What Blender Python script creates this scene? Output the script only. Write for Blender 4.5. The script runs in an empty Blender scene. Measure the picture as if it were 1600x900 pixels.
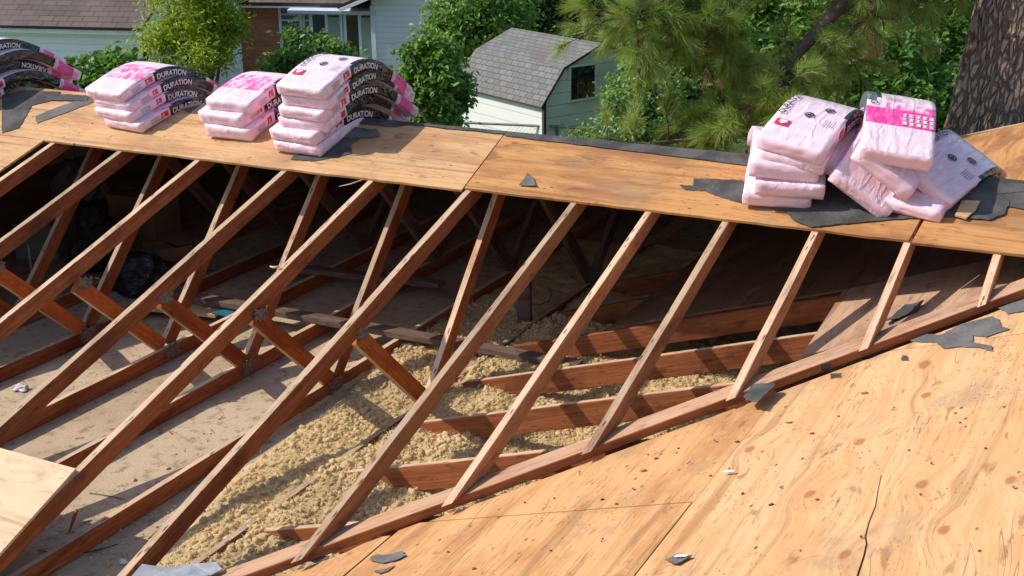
import bpy, bmesh, math, random
import numpy as np
from mathutils import Vector, noise

rng = np.random.default_rng(7)
random.seed(7)
scene = bpy.context.scene
col = scene.collection
rad = math.radians

# ------------------------------------------------------------------ camera, sky, sun, exposure
CAM = Vector((6.37827, -3.02726, 2.66770))
YAW, PIT, ROL = rad(-27.3597), rad(18.8189), rad(-0.7169)
FPX = 2031.31
fw = Vector((math.sin(YAW)*math.cos(PIT), math.cos(YAW)*math.cos(PIT), -math.sin(PIT)))
r0 = Vector((math.cos(YAW), -math.sin(YAW), 0)); u0 = r0.cross(fw)
CR = r0*math.cos(ROL) + u0*math.sin(ROL); CU = -r0*math.sin(ROL) + u0*math.cos(ROL)
cd = bpy.data.cameras.new('camera'); cam = bpy.data.objects.new('camera', cd); col.objects.link(cam)
from mathutils import Matrix
cam.matrix_world = Matrix(((CR.x, CU.x, -fw.x, CAM.x), (CR.y, CU.y, -fw.y, CAM.y), (CR.z, CU.z, -fw.z, CAM.z), (0, 0, 0, 1)))
cd.sensor_fit = 'HORIZONTAL'; cd.sensor_width = 36; cd.lens = FPX*36/1600
cd.clip_start = .05; cd.clip_end = 2000
scene.camera = cam

SUNDIR = Vector((-.684, -.300, .665)).normalized()
w = bpy.data.worlds.new('World'); scene.world = w; w.use_nodes = True
nt = w.node_tree; nt.nodes.clear()
sky = nt.nodes.new('ShaderNodeTexSky'); sky.sky_type = 'NISHITA'; sky.sun_disc = False
sky.sun_elevation = math.asin(SUNDIR.z); sky.sun_rotation = math.atan2(SUNDIR.x, SUNDIR.y)
bg = nt.nodes.new('ShaderNodeBackground'); bg.inputs['Strength'].default_value = .15
out = nt.nodes.new('ShaderNodeOutputWorld')
nt.links.new(sky.outputs[0], bg.inputs[0]); nt.links.new(bg.outputs[0], out.inputs[0])
sl = bpy.data.lights.new('sun', 'SUN'); sl.energy = 4.1; sl.angle = rad(.53); sl.color = (1, .93, .82)
sun = bpy.data.objects.new('sun', sl); col.objects.link(sun)
sun.rotation_euler = SUNDIR.to_track_quat('Z', 'Y').to_euler(); sun.location = (0, 0, 20)
scene.view_settings.view_transform = 'Standard'; scene.view_settings.look = 'None'
scene.view_settings.exposure = .28; scene.view_settings.gamma = 1
scene.view_settings.use_curve_mapping = False

# ------------------------------------------------------------------ measured planes of the two roofs
mA, mB, xB = .3109, .3142, 3.4127
yR, yE, yU, yL, y3, Z0, ZC = 3.4976, 2.8895, 1.776, 2.418, 3.12, -.111, -.20
GZ = -2.8
def ray(x, y): return fw + CR*((x-800)/FPX) + CU*((450-y)/FPX)
def on(x, y, n, d):
    n = Vector(n); D = ray(x, y); return CAM + D*((d - n.dot(CAM))/n.dot(D))
def onA(x, y, o=0): return on(x, y, (0, -mA, 1), o)
def onB(x, y, o=0): return on(x, y, (-mB, 0, 1), -mB*xB+o)
def onZ(x, y, z): return on(x, y, (0, 0, 1), z)
def atd(x, y, d): return CAM + ray(x, y).normalized()*d
def zA(y): return mA*y if y <= yR else mA*(2*yR-y)
def zB(x): return mB*(x-xB)

# ------------------------------------------------------------------ node helpers
class NT:
    def __init__(s, name):
        s.m = bpy.data.materials.new(name); s.m.use_nodes = True
        s.t = s.m.node_tree; s.b = s.t.nodes['Principled BSDF']
    def n(s, typ, _o=0, **k):
        nd = s.t.nodes.new('ShaderNode'+typ)
        for a, v in k.items():
            if a.startswith('i_'):
                key = a[2:]
                key = int(key) if key.isdigit() else key.replace('_', ' ')
                s.set(nd.inputs[key], v)
            else: setattr(nd, a, v)
        return nd.outputs[_o]
    def set(s, inp, v):
        if hasattr(v, 'is_output'): s.t.links.new(v, inp)
        elif isinstance(v, (tuple, list)) and len(v) == 3 and inp.type == 'RGBA': inp.default_value = (*v, 1)
        else: inp.default_value = v
    def uv(s, sx=1, sy=1, rnd=True):
        o = s.n('UVMap')
        if rnd:
            r = s.n('ObjectInfo', _o=5)
            c = s.n('CombineXYZ', i_0=s.math('MULTIPLY', r, 37.3), i_1=s.math('MULTIPLY', r, 91.7))
            o = s.n('VectorMath', operation='ADD', i_0=o, i_1=c)
        return s.n('Mapping', i_Vector=o, i_Scale=(sx, sy, 1))
    def obj(s, sx=1, sy=1, sz=1):
        return s.n('Mapping', i_Vector=s.n('TexCoord', _o=3), i_Scale=(sx, sy, sz))
    def noise(s, vec, sc, det=3, rough=.55, dist=0):
        return s.n('TexNoise', i_Vector=vec, i_Scale=sc, i_Detail=det, i_Roughness=rough, i_Distortion=dist)
    def math(s, op, a, b=0., c=0., clamp=False):
        nd = s.t.nodes.new('ShaderNodeMath'); nd.operation = op; nd.use_clamp = clamp
        for i, v in enumerate((a, b, c)): s.set(nd.inputs[i], v)
        return nd.outputs[0]
    def ramp(s, f, a, b, c0=0., c1=1.):
        nd = s.t.nodes.new('ShaderNodeMapRange'); nd.interpolation_type = 'SMOOTHSTEP'
        for k, v in zip(('Value', 'From Min', 'From Max', 'To Min', 'To Max'), (f, a, b, c0, c1)): s.set(nd.inputs[k], v)
        return nd.outputs[0]
    def mix(s, f, a, b, mode='MIX'):
        nd = s.t.nodes.new('ShaderNodeMix'); nd.data_type = 'RGBA'; nd.blend_type = mode
        s.set(nd.inputs[0], f); s.set(nd.inputs[6], a); s.set(nd.inputs[7], b)
        return nd.outputs[2]
    def bump(s, h, strength=.3, dist=.01, nrm=None):
        k = dict(i_Height=h, i_Strength=strength, i_Distance=dist)
        if nrm is not None: k['i_Normal'] = nrm
        return s.n('Bump', **k)
    def fin(s, color=None, rough=None, normal=None, **k):
        if color is not None: s.set(s.b.inputs['Base Color'], color)
        if rough is not None: s.set(s.b.inputs['Roughness'], rough)
        if normal is not None: s.set(s.b.inputs['Normal'], normal)
        for a, v in k.items(): s.set(s.b.inputs[a.replace('_', ' ')], v)
        return s.m

def wood(name, c1, c2, dark, spots=.5, dust=None, dusta=.5):
    s = NT(name)
    v = s.uv(1.5, 45); n1 = s.noise(v, 1.6, 4, .6, .6)
    big = s.noise(s.uv(1.2, 3), 1.5, 3)
    c = s.mix(s.ramp(n1, .35, .68), c1, c2)
    c = s.mix(s.ramp(big, .46, .66, 0, .8), c, dark)
    c = s.mix(s.ramp(s.noise(s.uv(7, 14), 1.3, 4, .65), .56, .68, 0, .55), c, tuple(x*.5 for x in dark))
    if dust is not None:
        c = s.mix(s.math('MULTIPLY', s.ramp(s.noise(s.uv(2.5, 9), 2.4, 5, .65), .3, .62), dusta), c, dust)
    vo = s.n('TexVoronoi', i_Vector=s.uv(7, 30), i_Scale=1.1, i_Randomness=1.)
    c = s.mix(s.ramp(vo, .09, .22, spots, 0.), c, tuple(x*.22 for x in dark))
    fine = s.noise(s.uv(6, 160), 1.5, 2)
    c = s.mix(s.ramp(fine, .56, .72, 0, .35), c, tuple(x*.6 for x in dark))
    ob_ = s.ramp(s.n('ObjectInfo', _o=5), 0., 1., .76, 1.16)
    c = s.mix(1., c, s.n('CombineXYZ', i_0=ob_, i_1=ob_, i_2=ob_), 'MULTIPLY')
    h = s.math('ADD', n1, s.math('MULTIPLY', fine, .6))
    return s.fin(c, .82, s.bump(h, .45, .004), Specular_IOR_Level=.2)

M = {}
M['edge'] = wood('weathered sunlit timber edge', (.50, .315, .18), (.64, .44, .28), (.27, .14, .07), .9, (.60, .46, .34), .65)  # dusty, weathered edge; the tan of lit faces is painted in too
M['side'] = wood('shaded reddish timber side', (.27, .082, .030), (.38, .130, .048), (.16, .045, .018), .4)  # dark red carries the shade and orange bounce of the side faces
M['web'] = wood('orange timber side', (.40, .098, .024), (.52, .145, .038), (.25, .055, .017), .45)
M['dusty'] = wood('dusty timber board', (.40, .20, .11), (.52, .29, .165), (.26, .12, .065), .6, (.48, .33, .23), .6)
M['shadewood'] = wood('shade-darkened old timber', (.10, .045, .03), (.16, .075, .05), (.06, .028, .02), .4, (.17, .13, .11), .7)  # old timber, colour darkened to paint in the attic gloom
M['pale'] = wood('pale timber offcut', (.6, .42, .24), (.7, .52, .33), (.4, .24, .12), .3)

def plywood(name, ca, cb, stain, tone=1., stainamt=.5, knots=(), dashamt=.6):
    s = NT(name)
    base = s.uv(1, 1, False)
    x = s.n('SeparateXYZ', i_0=base); y = s.n('SeparateXYZ', _o=1, i_0=base)
    # knots bend the grain round them
    vk = s.n('Mapping', i_Vector=base, i_Scale=(.62, 1.5, 1))
    dk = s.n('TexVoronoi', i_Vector=vk, i_Scale=1.1, i_Randomness=1.)
    kd = dk
    for (kx, ky) in knots:
        d = s.n('VectorMath', _o=1, operation='LENGTH', i_0=s.n('Mapping', i_Vector=s.n('VectorMath', operation='SUBTRACT', i_0=base, i_1=(kx, ky, 0)), i_Scale=(1.1, 1.9, 1)))
        kd = s.math('MINIMUM', kd, s.math('MULTIPLY', d, 1.1))
    push = s.math('MULTIPLY', s.ramp(kd, 0., .30, 1, 0), .06)
    warp = s.noise(s.n('Mapping', i_Vector=base, i_Scale=(.8, 2.6, 1)), 1.3, 3, .5)
    yy = s.math('ADD', s.math('ADD', y, push), s.math('MULTIPLY', warp, .05))
    gv = s.n('CombineXYZ', i_0=s.math('MULTIPLY', x, .35), i_1=yy)
    g1 = s.noise(s.n('Mapping', i_Vector=gv, i_Scale=(2, 38, 1)), 1.0, 4, .65)
    g2 = s.noise(s.n('Mapping', i_Vector=gv, i_Scale=(26, 105, 1)), 1.0, 2, .6)
    c = s.mix(s.ramp(g1, .3, .7), ca, cb)
    c = s.mix(s.ramp(g1, .58, .68, 0, .22), c, tuple(k*.6 for k in ca))
    dash = s.math('MULTIPLY', s.ramp(g2, .56, .65), s.ramp(s.noise(s.n('Mapping', i_Vector=base, i_Scale=(3, 5, 1)), 1.7, 2), .42, .58))
    c = s.mix(s.math('MULTIPLY', dash, dashamt), c, (.27, .12, .045))
    st = s.noise(s.n('Mapping', i_Vector=base, i_Scale=(.9, 2.6, 1)), 1.5, 5, .62)
    c = s.mix(s.ramp(st, .45, .64, 0, stainamt), c, stain)
    sk = s.noise(s.n('Mapping', i_Vector=gv, i_Scale=(1.6, 13, 1)), 1.0, 3, .6)
    c = s.mix(s.ramp(sk, .54, .68, 0, .55), c, tuple(k*.62 for k in stain))
    wz = s.noise(s.n('Mapping', i_Vector=base, i_Scale=(1.4, 2.2, 1)), 1.1, 6, .7)
    c = s.mix(s.ramp(wz, .53, .68, 0, .55), c, (.33, .215, .14))
    st2 = s.noise(s.n('Mapping', i_Vector=base, i_Scale=(3.2, 7.5, 1)), 1.5, 4, .6, .5)
    c = s.mix(s.ramp(st2, .60, .70, 0, .55), c, tuple(k*.42 for k in stain))
    # specks, nail holes and pitch marks
    sp = s.n('TexVoronoi', i_Vector=s.n('Mapping', i_Vector=base, i_Scale=(7, 14, 1)), i_Scale=1.15, i_Randomness=1.)
    sm = s.ramp(s.noise(base, 2.1, 2), .38, .55)
    c = s.mix(s.math('MULTIPLY', s.ramp(sp, .05, .13, .85, 0), sm), c, (.085, .045, .028))
    sp2 = s.n('TexVoronoi', i_Vector=s.n('Mapping', i_Vector=base, i_Scale=(22, 46, 1)), i_Scale=1.3, i_Randomness=1.)
    sm2 = s.ramp(s.noise(base, 3.1, 3), .48, .62)
    c = s.mix(s.math('MULTIPLY', s.ramp(sp2, .12, .26, .7, 0), sm2), c, (.16, .075, .035))
    kn = s.ramp(s.math('ADD', kd, s.math('MULTIPLY', s.math('SUBTRACT', s.noise(base, 16, 3), .5), .035)), .022, .050, 1, 0)
    ring = s.ramp(s.math('ABSOLUTE', s.math('SUBTRACT', s.math('FRACT', s.math('MULTIPLY', kd, 55)), .5)), .1, .5)
    near = s.ramp(kd, .05, .17, 1, 0)
    c = s.mix(s.math('MULTIPLY', s.math('MULTIPLY', ring, near), .13), c, (.30, .13, .045))
    c = s.mix(s.math('MULTIPLY', kn, .8), c, (.34, .13, .055))
    # long checks along the grain
    ck = s.math('ABSOLUTE', s.math('SUBTRACT', s.noise(s.n('Mapping', i_Vector=gv, i_Scale=(1.2, 11, 1)), 1.0, 2, .5), .5))
    ckm = s.math('MULTIPLY', s.ramp(ck, .0, .0045, 1, 0), s.ramp(s.noise(base, 1.3, 2), .5, .6))
    c = s.mix(s.math('MULTIPLY', ckm, .4), c, (.10, .05, .028))
    h = s.math('SUBTRACT', s.math('ADD', g1, s.math('MULTIPLY', g2, .5)), s.math('MULTIPLY', ckm, 1.5))
    c = s.mix(1., c, (tone, tone, tone), 'MULTIPLY')
    return s.fin(c, .78, s.bump(h, .4, .003), Specular_IOR_Level=.22)

def B2uv(px_, py_):          # sheets of roof B: grain along Y
    p = onB(px_, py_); return (p.y, p.x)
KN = [B2uv(*q) for q in ((1344, 690), (1440, 757), (1475, 828), (1320, 866), (1448, 617), (1265, 772), (1580, 750), (1172, 702))]
M['plyB'] = plywood('sunlit fir plywood', (.57, .32, .15), (.68, .43, .22), (.50, .23, .085), .97, .4, KN)
M['plyB2'] = plywood('orange stained plywood', (.56, .285, .12), (.66, .385, .175), (.42, .185, .075), .93, .7)
M['plyA'] = plywood('ridge plywood pale', (.60, .33, .15), (.72, .45, .24), (.44, .22, .10), .86, .7)
M['plyA2'] = plywood('ridge plywood golden', (.56, .255, .085), (.68, .37, .15), (.34, .145, .06), .80, .8)
M['plyold'] = plywood('old grey brown plywood', (.42, .26, .16), (.50, .33, .22), (.22, .12, .075), 1., .6)
M['plyshade'] = plywood('shade-darkened attic plywood', (.16, .085, .05), (.2, .11, .065), (.11, .06, .04), 1., .6)  # attic shade is put into this colour to deepen the dark back
M['plylight'] = plywood('fresh pale plywood', (.74, .52, .32), (.80, .6, .40), (.62, .40, .22), .9, .3, (), .25)

def simple(name, c, rough=.8, c2=None, sc=8, bump=.2, bd=.004, metal=0., spec=.3, det=4):
    s = NT(name); v = s.obj()
    n = s.noise(v, sc, det)
    cc = s.mix(s.ramp(n, .35, .65), c, c2 if c2 else tuple(x*.75 for x in c))
    return s.fin(cc, rough, s.bump(s.noise(v, sc*6, 3), bump, bd), Metallic=metal, Specular_IOR_Level=spec)
M['felt'] = simple('grey roofing felt', (.050, .047, .047), .9, (.098, .092, .090), 7, .9, .006)
M['feltlight'] = simple('pale grey felt scrap', (.105, .098, .094), .85, (.15, .142, .137), 9, .9, .006)
M['flash'] = simple('galvanised flashing', (.30, .31, .33), .6, (.42, .44, .48), 12, .3, .004, .25, .4)
M['plate'] = simple('nail plate steel', (.26, .19, .155), .65, (.13, .09, .07), 60, .6, .003, .2, .4, 3)
M['black'] = simple('black opening', (.006, .006, .006), .8)
M['drywall'] = None
s = NT('dusty attic drywall'); v = s.obj()
c = s.mix(s.ramp(s.noise(v, 1.6, 5), .35, .65), (.40, .295, .195), (.50, .385, .265))
c = s.mix(s.ramp(s.noise(v, 14, 5, .7), .5, .68, 0, .65), c, (.17, .125, .09))
c = s.mix(s.ramp(s.n('TexVoronoi', i_Vector=v, i_Scale=19.), .05, .13, .7, 0), c, (.5, .42, .3))
M['drywall'] = s.fin(c, .95, s.bump(s.noise(v, 60, 4, .7), .7, .006), Specular_IOR_Level=.1)
s = NT('loose fill insulation'); v = s.obj()
r = s.n('NewGeometry', _o=8)
c = s.mix(s.ramp(r, 0., 1.), (.80, .58, .29), (.86, .68, .40))
c = s.mix(s.ramp(s.noise(v, 9, 4, .6), .5, .68, 0, .35), c, (.60, .40, .18))
c = s.mix(s.ramp(s.noise(v, 1.3, 3, .6), .52, .68, 0, .3), c, (.42, .31, .19))
M['insul'] = s.fin(c, .95, s.bump(s.noise(v, 160, 4, .75), 1., .006), Specular_IOR_Level=.05)
tr = s.t.nodes.new('ShaderNodeBsdfTranslucent'); s.set(tr.inputs[0], c)
mx = s.t.nodes.new('ShaderNodeMixShader'); mx.inputs[0].default_value = .3
s.t.links.new(s.b.outputs[0], mx.inputs[1]); s.t.links.new(tr.outputs[0], mx.inputs[2]); s.t.links.new(mx.outputs[0], s.t.nodes['Material Output'].inputs[0])

# wrapper of the shingle bundles: plastic film with creases
def film(name, c1, c2, rough=.38, amt=(.45, .62), stretch=(5, 18), bs=.42, spec=.5):
    s = NT(name)
    f = s.ramp(s.noise(s.uv(9, 13), 1.6, 4, .6), *amt)
    c = s.mix(f, c1, c2)
    def ridge(vec, sc, k, dist):
        n = s.noise(vec, sc, 1.5, .45, dist)
        return s.math('SUBTRACT', 1., s.math('MULTIPLY', s.math('ABSOLUTE', s.math('SUBTRACT', n, .5)), k), clamp=True)
    a_ = ridge(s.uv(stretch[0]*.5, stretch[1]*.55), 1.3, 9, .4)
    b_ = ridge(s.uv(stretch[0]*1.3, stretch[1]*.9), 1.5, 7, .8)
    msk = s.ramp(s.noise(s.uv(3, 5), 1.3, 2), .42, .6)
    h = s.math('ADD', s.math('MULTIPLY', a_, .7), s.math('MULTIPLY', s.math('MULTIPLY', b_, msk), .5))
    h = s.math('ADD', h, s.math('MULTIPLY', s.noise(s.uv(5, 7), 1.5, 2), .9))
    return s.fin(c, rough, s.bump(h, bs, .009), Specular_IOR_Level=spec)
M['pink'] = film('pale pink film', (.80, .58, .665), (.84, .69, .745), .28)
M['pinkend'] = film('folded pink film end', (.77, .50, .60), (.80, .60, .67), .36, (.3, .7), (7, 7), .45)
M['magenta'] = film('magenta print', (.78, .055, .30), (.80, .14, .38))
M['blotch'] = film('rubbed magenta print', (.76, .10, .34), (.82, .60, .68), .38, (.40, .60))
M['blackfilm'] = film('black film', (.012, .009, .009), (.06, .034, .024), .24, (.45, .7), (7, 16), 1.6, .8)  # brown second tone paints highlights onto the black
M['red'] = film('red print', (.60, .02, .07), (.66, .04, .09))
M['white'] = film('white print', (.74, .69, .72), (.45, .40, .42), .4, (.5, .68))
M['ink'] = film('black print', (.035, .03, .035), (.06, .05, .05), .4)
M['greyfilm'] = film('dark teal film', (.07, .11, .11), (.16, .20, .20), .3)

# ------------------------------------------------------------------ object helpers
def tag(o, label=None, cat=None, group=None, kind=None):
    if label: o['label'] = label
    if cat: o['category'] = cat
    if group: o['group'] = group
    if kind: o['kind'] = kind
    return o
def empty(name, loc, label=None, cat=None, group=None):
    o = bpy.data.objects.new(name, None); col.objects.link(o); o.location = loc
    o.empty_display_size = .1
    bpy.context.view_layer.update() if False else None
    return tag(o, label, cat, group)
def mesh(name, verts, faces, mats, parent=None, mi=None, uvs=None, smooth=False):
    me = bpy.data.meshes.new(name)
    verts = np.asarray([tuple(v) for v in verts] if not isinstance(verts, np.ndarray) else verts, dtype=np.float64)
    if parent is not None:
        verts = verts - np.array(parent_loc(parent))
    if isinstance(faces, np.ndarray):
        nf, kf = faces.shape
        me.vertices.add(len(verts)); me.vertices.foreach_set('co', verts.astype(np.float32).ravel())
        me.loops.add(nf*kf); me.loops.foreach_set('vertex_index', faces.astype(np.int32).ravel())
        me.polygons.add(nf); me.polygons.foreach_set('loop_start', np.arange(0, nf*kf, kf, dtype=np.int32))
        me.update(calc_edges=True)
    else:
        me.from_pydata(verts.tolist(), [], faces)
    if not isinstance(mats, (list, tuple)): mats = [mats]
    for m in mats: me.materials.append(m)
    if mi is not None: me.polygons.foreach_set('material_index', np.asarray(mi, dtype=np.int32))
    if uvs is not None:
        ul = me.uv_layers.new(name='UVMap'); ul.data.foreach_set('uv', np.asarray(uvs, dtype=np.float32).ravel())
    if smooth: me.polygons.foreach_set('use_smooth', np.ones(len(me.polygons), dtype=bool))
    me.update()
    o = bpy.data.objects.new(name, me); col.objects.link(o)
    if parent is not None: o.parent = parent
    return o
def parent_loc(p):
    v = Vector(p.location)
    q = p.parent
    while q is not None: v += Vector(q.location); q = q.parent
    return v
def join(parts):
    """parts: list of (verts, faces, mi, uvs) -> merged"""
    V, F, I, U = [], [], [], []; o = 0
    for (v, f, mi, uv) in parts:
        V += list(v); F += [[a+o for a in q] for q in f]; I += list(mi); U += list(uv); o += len(v)
    return V, F, I, U

def beamdata(P, d, side, w_, h, p0, p1, seed=0, jit=.0034, seg=.14, ch=.0035, chip=0.):
    """timber whose top centre line passes P along d, clipped by plane p0 (start) and p1 (end); planes are (n, dist)"""
    d = Vector(d).normalized(); side = Vector(side).normalized(); up = side.cross(d).normalized()
    if up.z < 0: up = -up
    P = Vector(P)
    cs = [(-w_/2+ch, 0), (w_/2-ch, 0), (w_/2, -ch), (w_/2, -h+ch), (w_/2-ch, -h), (-w_/2+ch, -h), (-w_/2, -h+ch), (-w_/2, -ch)]
    ends = []
    for (a, b) in cs:
        q = P + side*a + up*b
        tt = []
        for (n, dd) in (p0, p1):
            n = Vector(n); tt.append((dd - n.dot(q))/n.dot(d))
        ends.append((q, tt[0], tt[1]))
    L = abs(ends[0][2]-ends[0][1]); N = max(2, int(L/seg))
    V, F, I, U = [], [], [], []
    for i in range(N+1):
        f = i/N
        for j, (q, a, b) in enumerate(ends):
            t = a+(b-a)*f; p = q + d*t
            if jit and 0 < i < N:
                nz = noise.noise_vector(Vector((t*1.1+seed*7.7, seed*3.1, 0)))
                nz2 = noise.noise(Vector((t*6+seed, j*2.3, seed)))
                p = p + side*nz.x*jit*1.6 + up*(nz.y*jit + nz2*jit*.8)
            V.append(p)
    per = [0, w_, w_+.005, w_+h, w_+h+.005, 2*w_+h, 2*w_+h+.005, 2*w_+2*h, 2*w_+2*h+.005]
    dirsgn = 1
    flip = side.cross(up).dot(d) * (1 if (ends[0][2] > ends[0][1]) else -1) > 0
    for i in range(N):
        for j in range(8):
            k = (j+1) % 8
            q = [i*8+j, i*8+k, (i+1)*8+k, (i+1)*8+j]
            uu = [(i/N*L, per[j]), (i/N*L, per[j+1]), ((i+1)/N*L, per[j+1]), ((i+1)/N*L, per[j])]
            if flip: pass
            else: q.reverse(); uu.reverse()
            F.append(q); U += uu
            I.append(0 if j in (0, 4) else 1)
    for base, rev in ((0, False), (N*8, True)):
        q = [base+j for j in range(8)]
        if (not rev) == flip: q.reverse()
        F.append(q); U += [(cs[j-base][0], cs[j-base][1]+3) for j in q]; I.append(1)
    return V, F, I, U
def beam(name, P, d, side, w_, h, p0, p1, mats, parent=None, **k):
    V, F, I, U = beamdata(P, d, side, w_, h, p0, p1, **k)
    return mesh(name, V, F, mats, parent, I, U)
def boxdata(c, s, ax=None, mi=0, uvscale=1.):
    c = Vector(c); ax = ax or (Vector((1, 0, 0)), Vector((0, 1, 0)), Vector((0, 0, 1)))
    V = []
    for z in (-1, 1):
        for (x, y) in ((-1, -1), (1, -1), (1, 1), (-1, 1)):
            V.append(c + ax[0]*(x*s[0]/2) + ax[1]*(y*s[1]/2) + ax[2]*(z*s[2]/2))
    F = [[3, 2, 1, 0], [4, 5, 6, 7], [0, 1, 5, 4], [1, 2, 6, 5], [2, 3, 7, 6], [3, 0, 4, 7]]
    if ax[0].cross(ax[1]).dot(ax[2]) < 0: F = [f[::-1] for f in F]
    U = []
    D = [(0, 1), (0, 1), (0, 2), (1, 2), (0, 2), (1, 2)]
    for f, (a, b) in zip(F, D):
        for i in f: U.append(((V[i]-c).dot(ax[a])*uvscale, (V[i]-c).dot(ax[b])*uvscale))
    return V, F, [mi]*6, U
def box(name, c, s, mat, parent=None, ax=None, bevel=0.):
    V, F, I, U = boxdata(c, s, ax)
    o = mesh(name, V, F, mat, parent, I, U)
    if bevel:
        m = o.modifiers.new('bevel', 'BEVEL'); m.width = bevel; m.segments = 2
    return o
def prism(name, pts, thick, mat, parent=None, nrm=(0, 0, 1), uvf=None, wob=0., seed=0):
    """closed outline pts (3D), top at pts, extruded down along nrm by thick"""
    n = Vector(nrm).normalized()
    bm = bmesh.new()
    vs = [bm.verts.new(p) for p in pts]
    f = bm.faces.new(vs)
    bm.normal_update()
    if f.normal.dot(n) < 0: f.normal_flip()
    r = bmesh.ops.extrude_face_region(bm, geom=[f])
    for v_ in r['geom']:
        if isinstance(v_, bmesh.types.BMVert): v_.co += n*0
    # original face becomes the bottom
    for v_ in f.verts: v_.co -= n*thick
    f.normal_flip()
    bmesh.ops.triangulate(bm, faces=[q for q in bm.faces if len(q.verts) > 4])
    bmesh.ops.recalc_face_normals(bm, faces=bm.faces)
    ul = bm.loops.layers.uv.new('UVMap')
    for q in bm.faces:
        for l in q.loops:
            l[ul].uv = uvf(l.vert.co) if uvf else (l.vert.co.x, l.vert.co.y)
    pl_ = parent_loc(parent) if parent else Vector((0, 0, 0))
    for v_ in bm.verts: v_.co -= pl_
    me = bpy.data.meshes.new(name); bm.to_mesh(me); bm.free()
    me.materials.append(mat)
    o = bpy.data.objects.new(name, me); col.objects.link(o)
    if parent: o.parent = parent
    return o
def tubedata(pts, radii, n=8, mi=0):
    V, F, U = [], [], []
    pts = [Vector(p) for p in pts]
    if not isinstance(radii, (list, tuple)): radii = [radii]*len(pts)
    ref = None; acc = 0
    for i, p in enumerate(pts):
        t = (pts[min(i+1, len(pts)-1)]-pts[max(i-1, 0)]).normalized()
        if ref is None: ref = t.orthogonal().normalized()
        ref = (ref - t*ref.dot(t)).normalized(); b = t.cross(ref)
        for j in range(n):
            a = 2*math.pi*j/n; V.append(p + (ref*math.cos(a)+b*math.sin(a))*radii[i])
    for i in range(len(pts)-1):
        seg = (pts[i+1]-pts[i]).length
        for j in range(n):
            k = (j+1) % n
            F.append([i*n+j, i*n+k, (i+1)*n+k, (i+1)*n+j])
            U += [(acc, j/n), (acc, (j+1)/n), (acc+seg, (j+1)/n), (acc+seg, j/n)]
        acc += seg
    F.append([j for j in range(n)][::-1]); U += [(0, 0)]*n
    F.append([(len(pts)-1)*n+j for j in range(n)]); U += [(0, 0)]*n
    return V, F, [mi]*len(F), U
def tube(name, pts, radii, mat, parent=None, n=8):
    V, F, I, U = tubedata(pts, radii, n)
    return mesh(name, V, F, mat, parent, I, U, True)

# ================================================================== THE SETTING
s = NT('lawn ground'); v = s.obj()
c = s.mix(s.ramp(s.noise(v, .5, 5), .4, .6), (.05, .085, .02), (.09, .13, .035))
c = s.mix(s.ramp(s.noise(v, 2.2, 4), .55, .7, 0, .7), c, (.16, .12, .075))
M['lawn'] = s.fin(c, .95, s.bump(s.noise(v, 25, 4), .9, .04), Specular_IOR_Level=.1)
tag(mesh('ground', [(-300, -300, GZ), (300, -300, GZ), (300, 300, GZ), (-300, 300, GZ)], [[0, 1, 2, 3]], M['lawn']), kind='structure')

# ---- the house that is being re-roofed: walls under the two roofs
def siding(name, c, pitch=.11, dirt=.15, dirtc=(.3, .33, .28), line=.45):
    s = NT(name); v = s.n('TexCoord', _o=3)
    z = s.n('SeparateXYZ', _o=2, i_0=v)
    f = s.math('FRACT', s.math('DIVIDE', z, pitch))
    lap = s.ramp(f, 0., .09, line, 1.)
    cc = s.mix(s.ramp(s.noise(v, 1.1, 5, .65), .45, .75, 0, dirt), c, dirtc)
    cc = s.mix(1., cc, s.n('CombineXYZ', i_0=lap, i_1=lap, i_2=lap), 'MULTIPLY')
    return s.fin(cc, .55, s.bump(f, .8, .02), Specular_IOR_Level=.35)
M['hwall'] = siding('house cream siding', (.6, .57, .5))
hw = empty('house', (0, 0, GZ), 'roofless house whose open attic and plywood roofs fill the foreground', 'house')
box('wall', (-.3, 3.5, (GZ+ZC-.02)/2), (6.0, 7.0, ZC-.02-GZ), M['hwall'], hw)
box('wall', (6.3, .2, (GZ+ZC-.03)/2), (5.6, 14.0, ZC-.03-GZ), M['hwall'], hw)
# ceiling below the attic
af = mesh('attic_floor', [(-5.2, -1.2, ZC), (3.3, -1.2, ZC), (3.3, 8.2, ZC), (-5.2, 8.2, ZC)], [[0, 1, 2, 3]], M['drywall'])
tag(af, kind='structure')
af2 = mesh('attic_floor', [(3.3, -6.5, ZC), (9.3, -6.5, ZC), (9.3, 7.3, ZC), (3.3, 7.3, ZC)], [[0, 1, 2, 3]], M['drywall'])
tag(af2, kind='structure')

# ================================================================== TRUSSES
dA = Vector((0, 1, mA)).normalized(); nA = Vector((0, -mA, 1)).normalized()
PEAK = (Vector((0, 1, 0)), yR)
TX = [.02, .585, 1.203, 1.838, 2.432, 3.045]
TXC = [.02, .62, 1.275, 1.838, 2.44, 3.045]
tlab = ['roof truss at far left, its top chord half under the cut plywood edge',
        'second roof truss from the left, over the black garbage bags',
        'third roof truss from the left, with a steel plate beside the bags',
        'fourth roof truss from the left, orange web over bare drywall',
        'fifth roof truss, meeting the loose plywood sheet at lower left',
        'sixth roof truss, its foot by the grey metal flashing, sunk in insulation']
TG = 'roof trusses of the open attic'
def web(parent, x, ya, za, yb, zb, mats, seed, w_=.038, h=.089, cut=None):
    a = Vector((x, ya, za)); b = Vector((x, yb, zb)); d = (b-a).normalized()
    side = Vector((1, 0, 0)); up = side.cross(d)
    if up.z < 0: up = -up
    # centre line a-b : top line is +h/2 ; narrow edge is the upward face
    P = a + up*(h/2)
    return beam('web', P, d, side, w_, h, (d, d.dot(a)), (d, d.dot(b)), mats, parent, seed=seed)
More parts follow.
